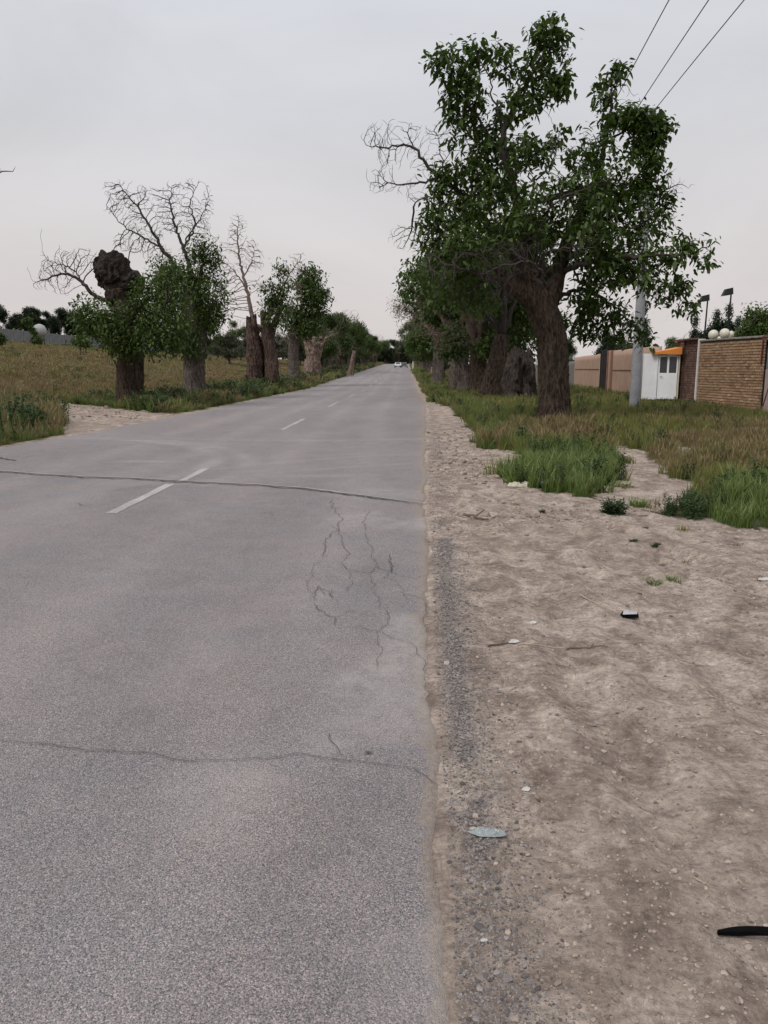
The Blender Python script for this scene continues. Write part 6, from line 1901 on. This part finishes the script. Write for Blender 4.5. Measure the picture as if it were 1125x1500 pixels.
def litter():
    white = m_plain('dirty_white_paper', (.52, .50, .47), .8, .2, 30)
    m, nt, out = new_mat('crinkled_clear_film')
    finish(nt, out, (.24, .27, .27), .22, noi(nt, obj_co(nt), 60, 4, .7)['Fac'], .6, .004, 0, .6)
    film = m
    cream = m_plain('cream_plastic_bag', (.50, .47, .36), .6, .15, 12)
    foil = m_plain('silvery_foil', (.50, .51, .52), .35, .2, 40, .5)
    stickm = m_plain('dry_stick', (.15, .11, .085), .9, .3, 30)
    strawm = m_plain('pale_straw', (.42, .34, .24), .9, .2, 30)
    black = m_plain('black_rubber', (.004, .004, .004), .9, .2, 30, 0, .05)
    crumple('plastic_wrapper', 'crinkled clear plastic wrapper on the gravel by the road edge', 716, 1226, .135, .055, .011, film, -.12, 4)
    crumple('paper_scrap', 'small pale paper scrap on the earth above the clear wrapper', 771, 1159, .036, .026, .004, white, .3, 6)
    crumple('paper_scrap', 'small pale scrap beside a dry stick on the bare earth', 753, 943, .075, .05, .008, white, .6, 9)
    crumple('paper_scrap', 'flat pale scrap on the earth between the wrapper and the crushed carton', 781, 914, .06, .045, .005, white, 1.1, 13)
    crumple('plastic_bag', 'cream crumpled bag at the left end of the long grass patch', 762, 712, .36, .26, .07, cream, .4, 17, 'bag')
    crumple('paper_scrap', 'tiny white scrap on the gravel near the bottom of the road edge', 709, 1381, .02, .012, .003, white, .2, 19)
    crumple('paper_scrap', 'grey white scrap at the right rim of the bare earth', 1118, 858, .10, .06, .01, white, .5, 21)
    # crushed carton
    p = G(922, 904); z = gzf(p[0], p[1])
    t = thing('crushed_carton', 'crushed silvery carton with a black underside lying on the bare earth', 'litter', (p[0], p[1], z), .15)
    V = np.array([(-.055, -.03, .004), (.05, -.035, .010), (.07, .03, .012), (-.05, .04, .004), (-.06, -.025, .030), (.045, -.022, .028), (.068, .026, .032), (-.03, .035, .040)])
    mb = MB(); mb.add(V, [np.array([(0, 3, 2, 1), (0, 1, 5, 4), (1, 2, 6, 5), (2, 3, 7, 6), (3, 0, 4, 7)])]); mb.build('carton_body', black, t)
    Vt = V[4:] + np.array([0, 0, .0015]); c = Vt.mean(0) + np.array([.01, 0, .006]); VV = np.vstack([Vt * np.array([.96, .9, 1]), c])
    mb = MB(); mb.add(VV, [np.array([(0, 1, 4), (1, 2, 4), (2, 3, 4), (3, 0, 4)])]); mb.build('lid', foil, t)
    crumple('foil_scrap', 'torn grey foil lying just behind the crushed carton', 921, 894, .09, .05, .012, foil, .1, 23)
    # black rubber strip
    A = G(1051, 1369); z = gzf(A[0], A[1])
    mb = MB(); L = .46
    V = []; k = 24
    for i in range(k):
        q = i / (k - 1); w = .012 * (.35 + .65 * min(1, q * 9)); h = .012 + .002 * math.sin(q * 9)
        zz = .004 + .004 * math.sin(q * 7); y = .010 * math.sin(q * 3)
        nt_ = .35 if i in (6, 7, 11) else 1
        V += [(q * L, y - w, zz), (q * L, y - w * .9, zz + h * nt_), (q * L, y + w * .9, zz + h), (q * L, y + w, zz)]
    V = np.array(V); i = np.arange(k - 1)[:, None] * 4; j = np.arange(4)[None]; j2 = (j + 1) % 4
    mb.add(V, [np.stack([i + j, i + 4 + j, i + 4 + j2, i + j2], 2).reshape(-1, 4), np.array([(3, 2, 1, 0), (4 * k - 4, 4 * k - 3, 4 * k - 2, 4 * k - 1)])])
    tag(mb.build('rubber_strip', black, None, False, (A[0], A[1], z), -.02), 'black rubber strip lying on the earth at the lower right edge', 'litter')
    # bottle in the grass
    p = G(790, 715); z = gzf(p[0], p[1])
    t = thing('bottle', 'dark plastic bottle lying in the front of the long grass patch', 'bottle', (p[0], p[1] - .1, z + .06), .5)
    prf = [(0, 0), (.045, 0), (.05, .02), (.05, .17), (.03, .22), (.016, .25)]
    mb = MB(); mb.lathe(prf, n=16); o = mb.build('bottle_body', m_plain('dark_blue_plastic', (.012, .018, .03), .2, .1, 5, 0, .6), t, True); o.rotation_euler = (0, math.pi / 2, .2)
    mb = MB(); mb.lathe([(0, .245), (.02, .245), (.02, .275), (0, .278)], n=12); o = mb.build('cap', white, t, True); o.rotation_euler = (0, math.pi / 2, .2)
    stick('dark stick beside the pale scrap on the bare earth', (715, 950), (748, 944), .007, stickm, 1)
    stick('thin brown stick lying right of the pale scrap', (830, 949), (890, 955), .005, stickm, 2)
    stick('short dark stick near the clods by the road edge', (676, 752), (712, 765), .02, stickm, 3)
    stick('thin straw stem lying on the lower right earth', (1018, 1281), (1046, 1294), .0022, strawm, 4)
    stick('long thin straw stem across the earth beside the pale scrap', (760, 947), (826, 947), .0035, strawm, 5)
    stick('pale stem in the rut left of the crushed carton', (850, 880), (880, 892), .005, strawm, 6)
    # fallen leaf on the asphalt
    p = G(540, 1106); o_ = thing('fallen_leaf', 'small curled dry leaf lying on the asphalt', 'leaf', (p[0], p[1], float(road_z(0, p[1])) + .008), .2)
    bpy.data.objects.remove(o_)
    v = np.array([(-.02, 0, .004), (-.008, -.007, .001), (-.008, .007, .003), (.008, -.007, .004), (.008, .006, .001), (.02, 0, .007)])
    me = mesh_np('fallen_leaf', v, [np.array([(1, 3, 4, 2)]), np.array([(0, 1, 2), (3, 5, 4)])], m_plain('dull_olive_leaf', (.07, .075, .03), .8, .2, 20), False)
    tag(link('fallen_leaf', me, None, (p[0], p[1], float(road_z(0, p[1])) + .006), .2), 'small curled leaf lying on the grey asphalt', 'leaf')
    # a few separate stones
    rng = np.random.default_rng(81)
    for px, py, s_, lab in ((761, 1092, .011, 'small dark stone alone on the earth right of the road edge'), (869, 1060, .016, 'dark flat stone in the middle of the bare earth'), (838, 1067, .013, 'dark flat stone left of a similar one on the bare earth'),
                            (1070, 788, .035, 'dark stone on the rut near the right side'), (760, 907, .012, 'small dark stone above the pale scrap')):
        p = G(px, py); me = stone(int(px), .45); me.materials.append(M['stone_grey'])
        o = link('stone', me, None, (p[0], p[1], gzf(p[0], p[1]) + s_ * .15)); o.scale = (s_ * 1.4, s_, s_); tag(o, lab, 'stone')


litter()
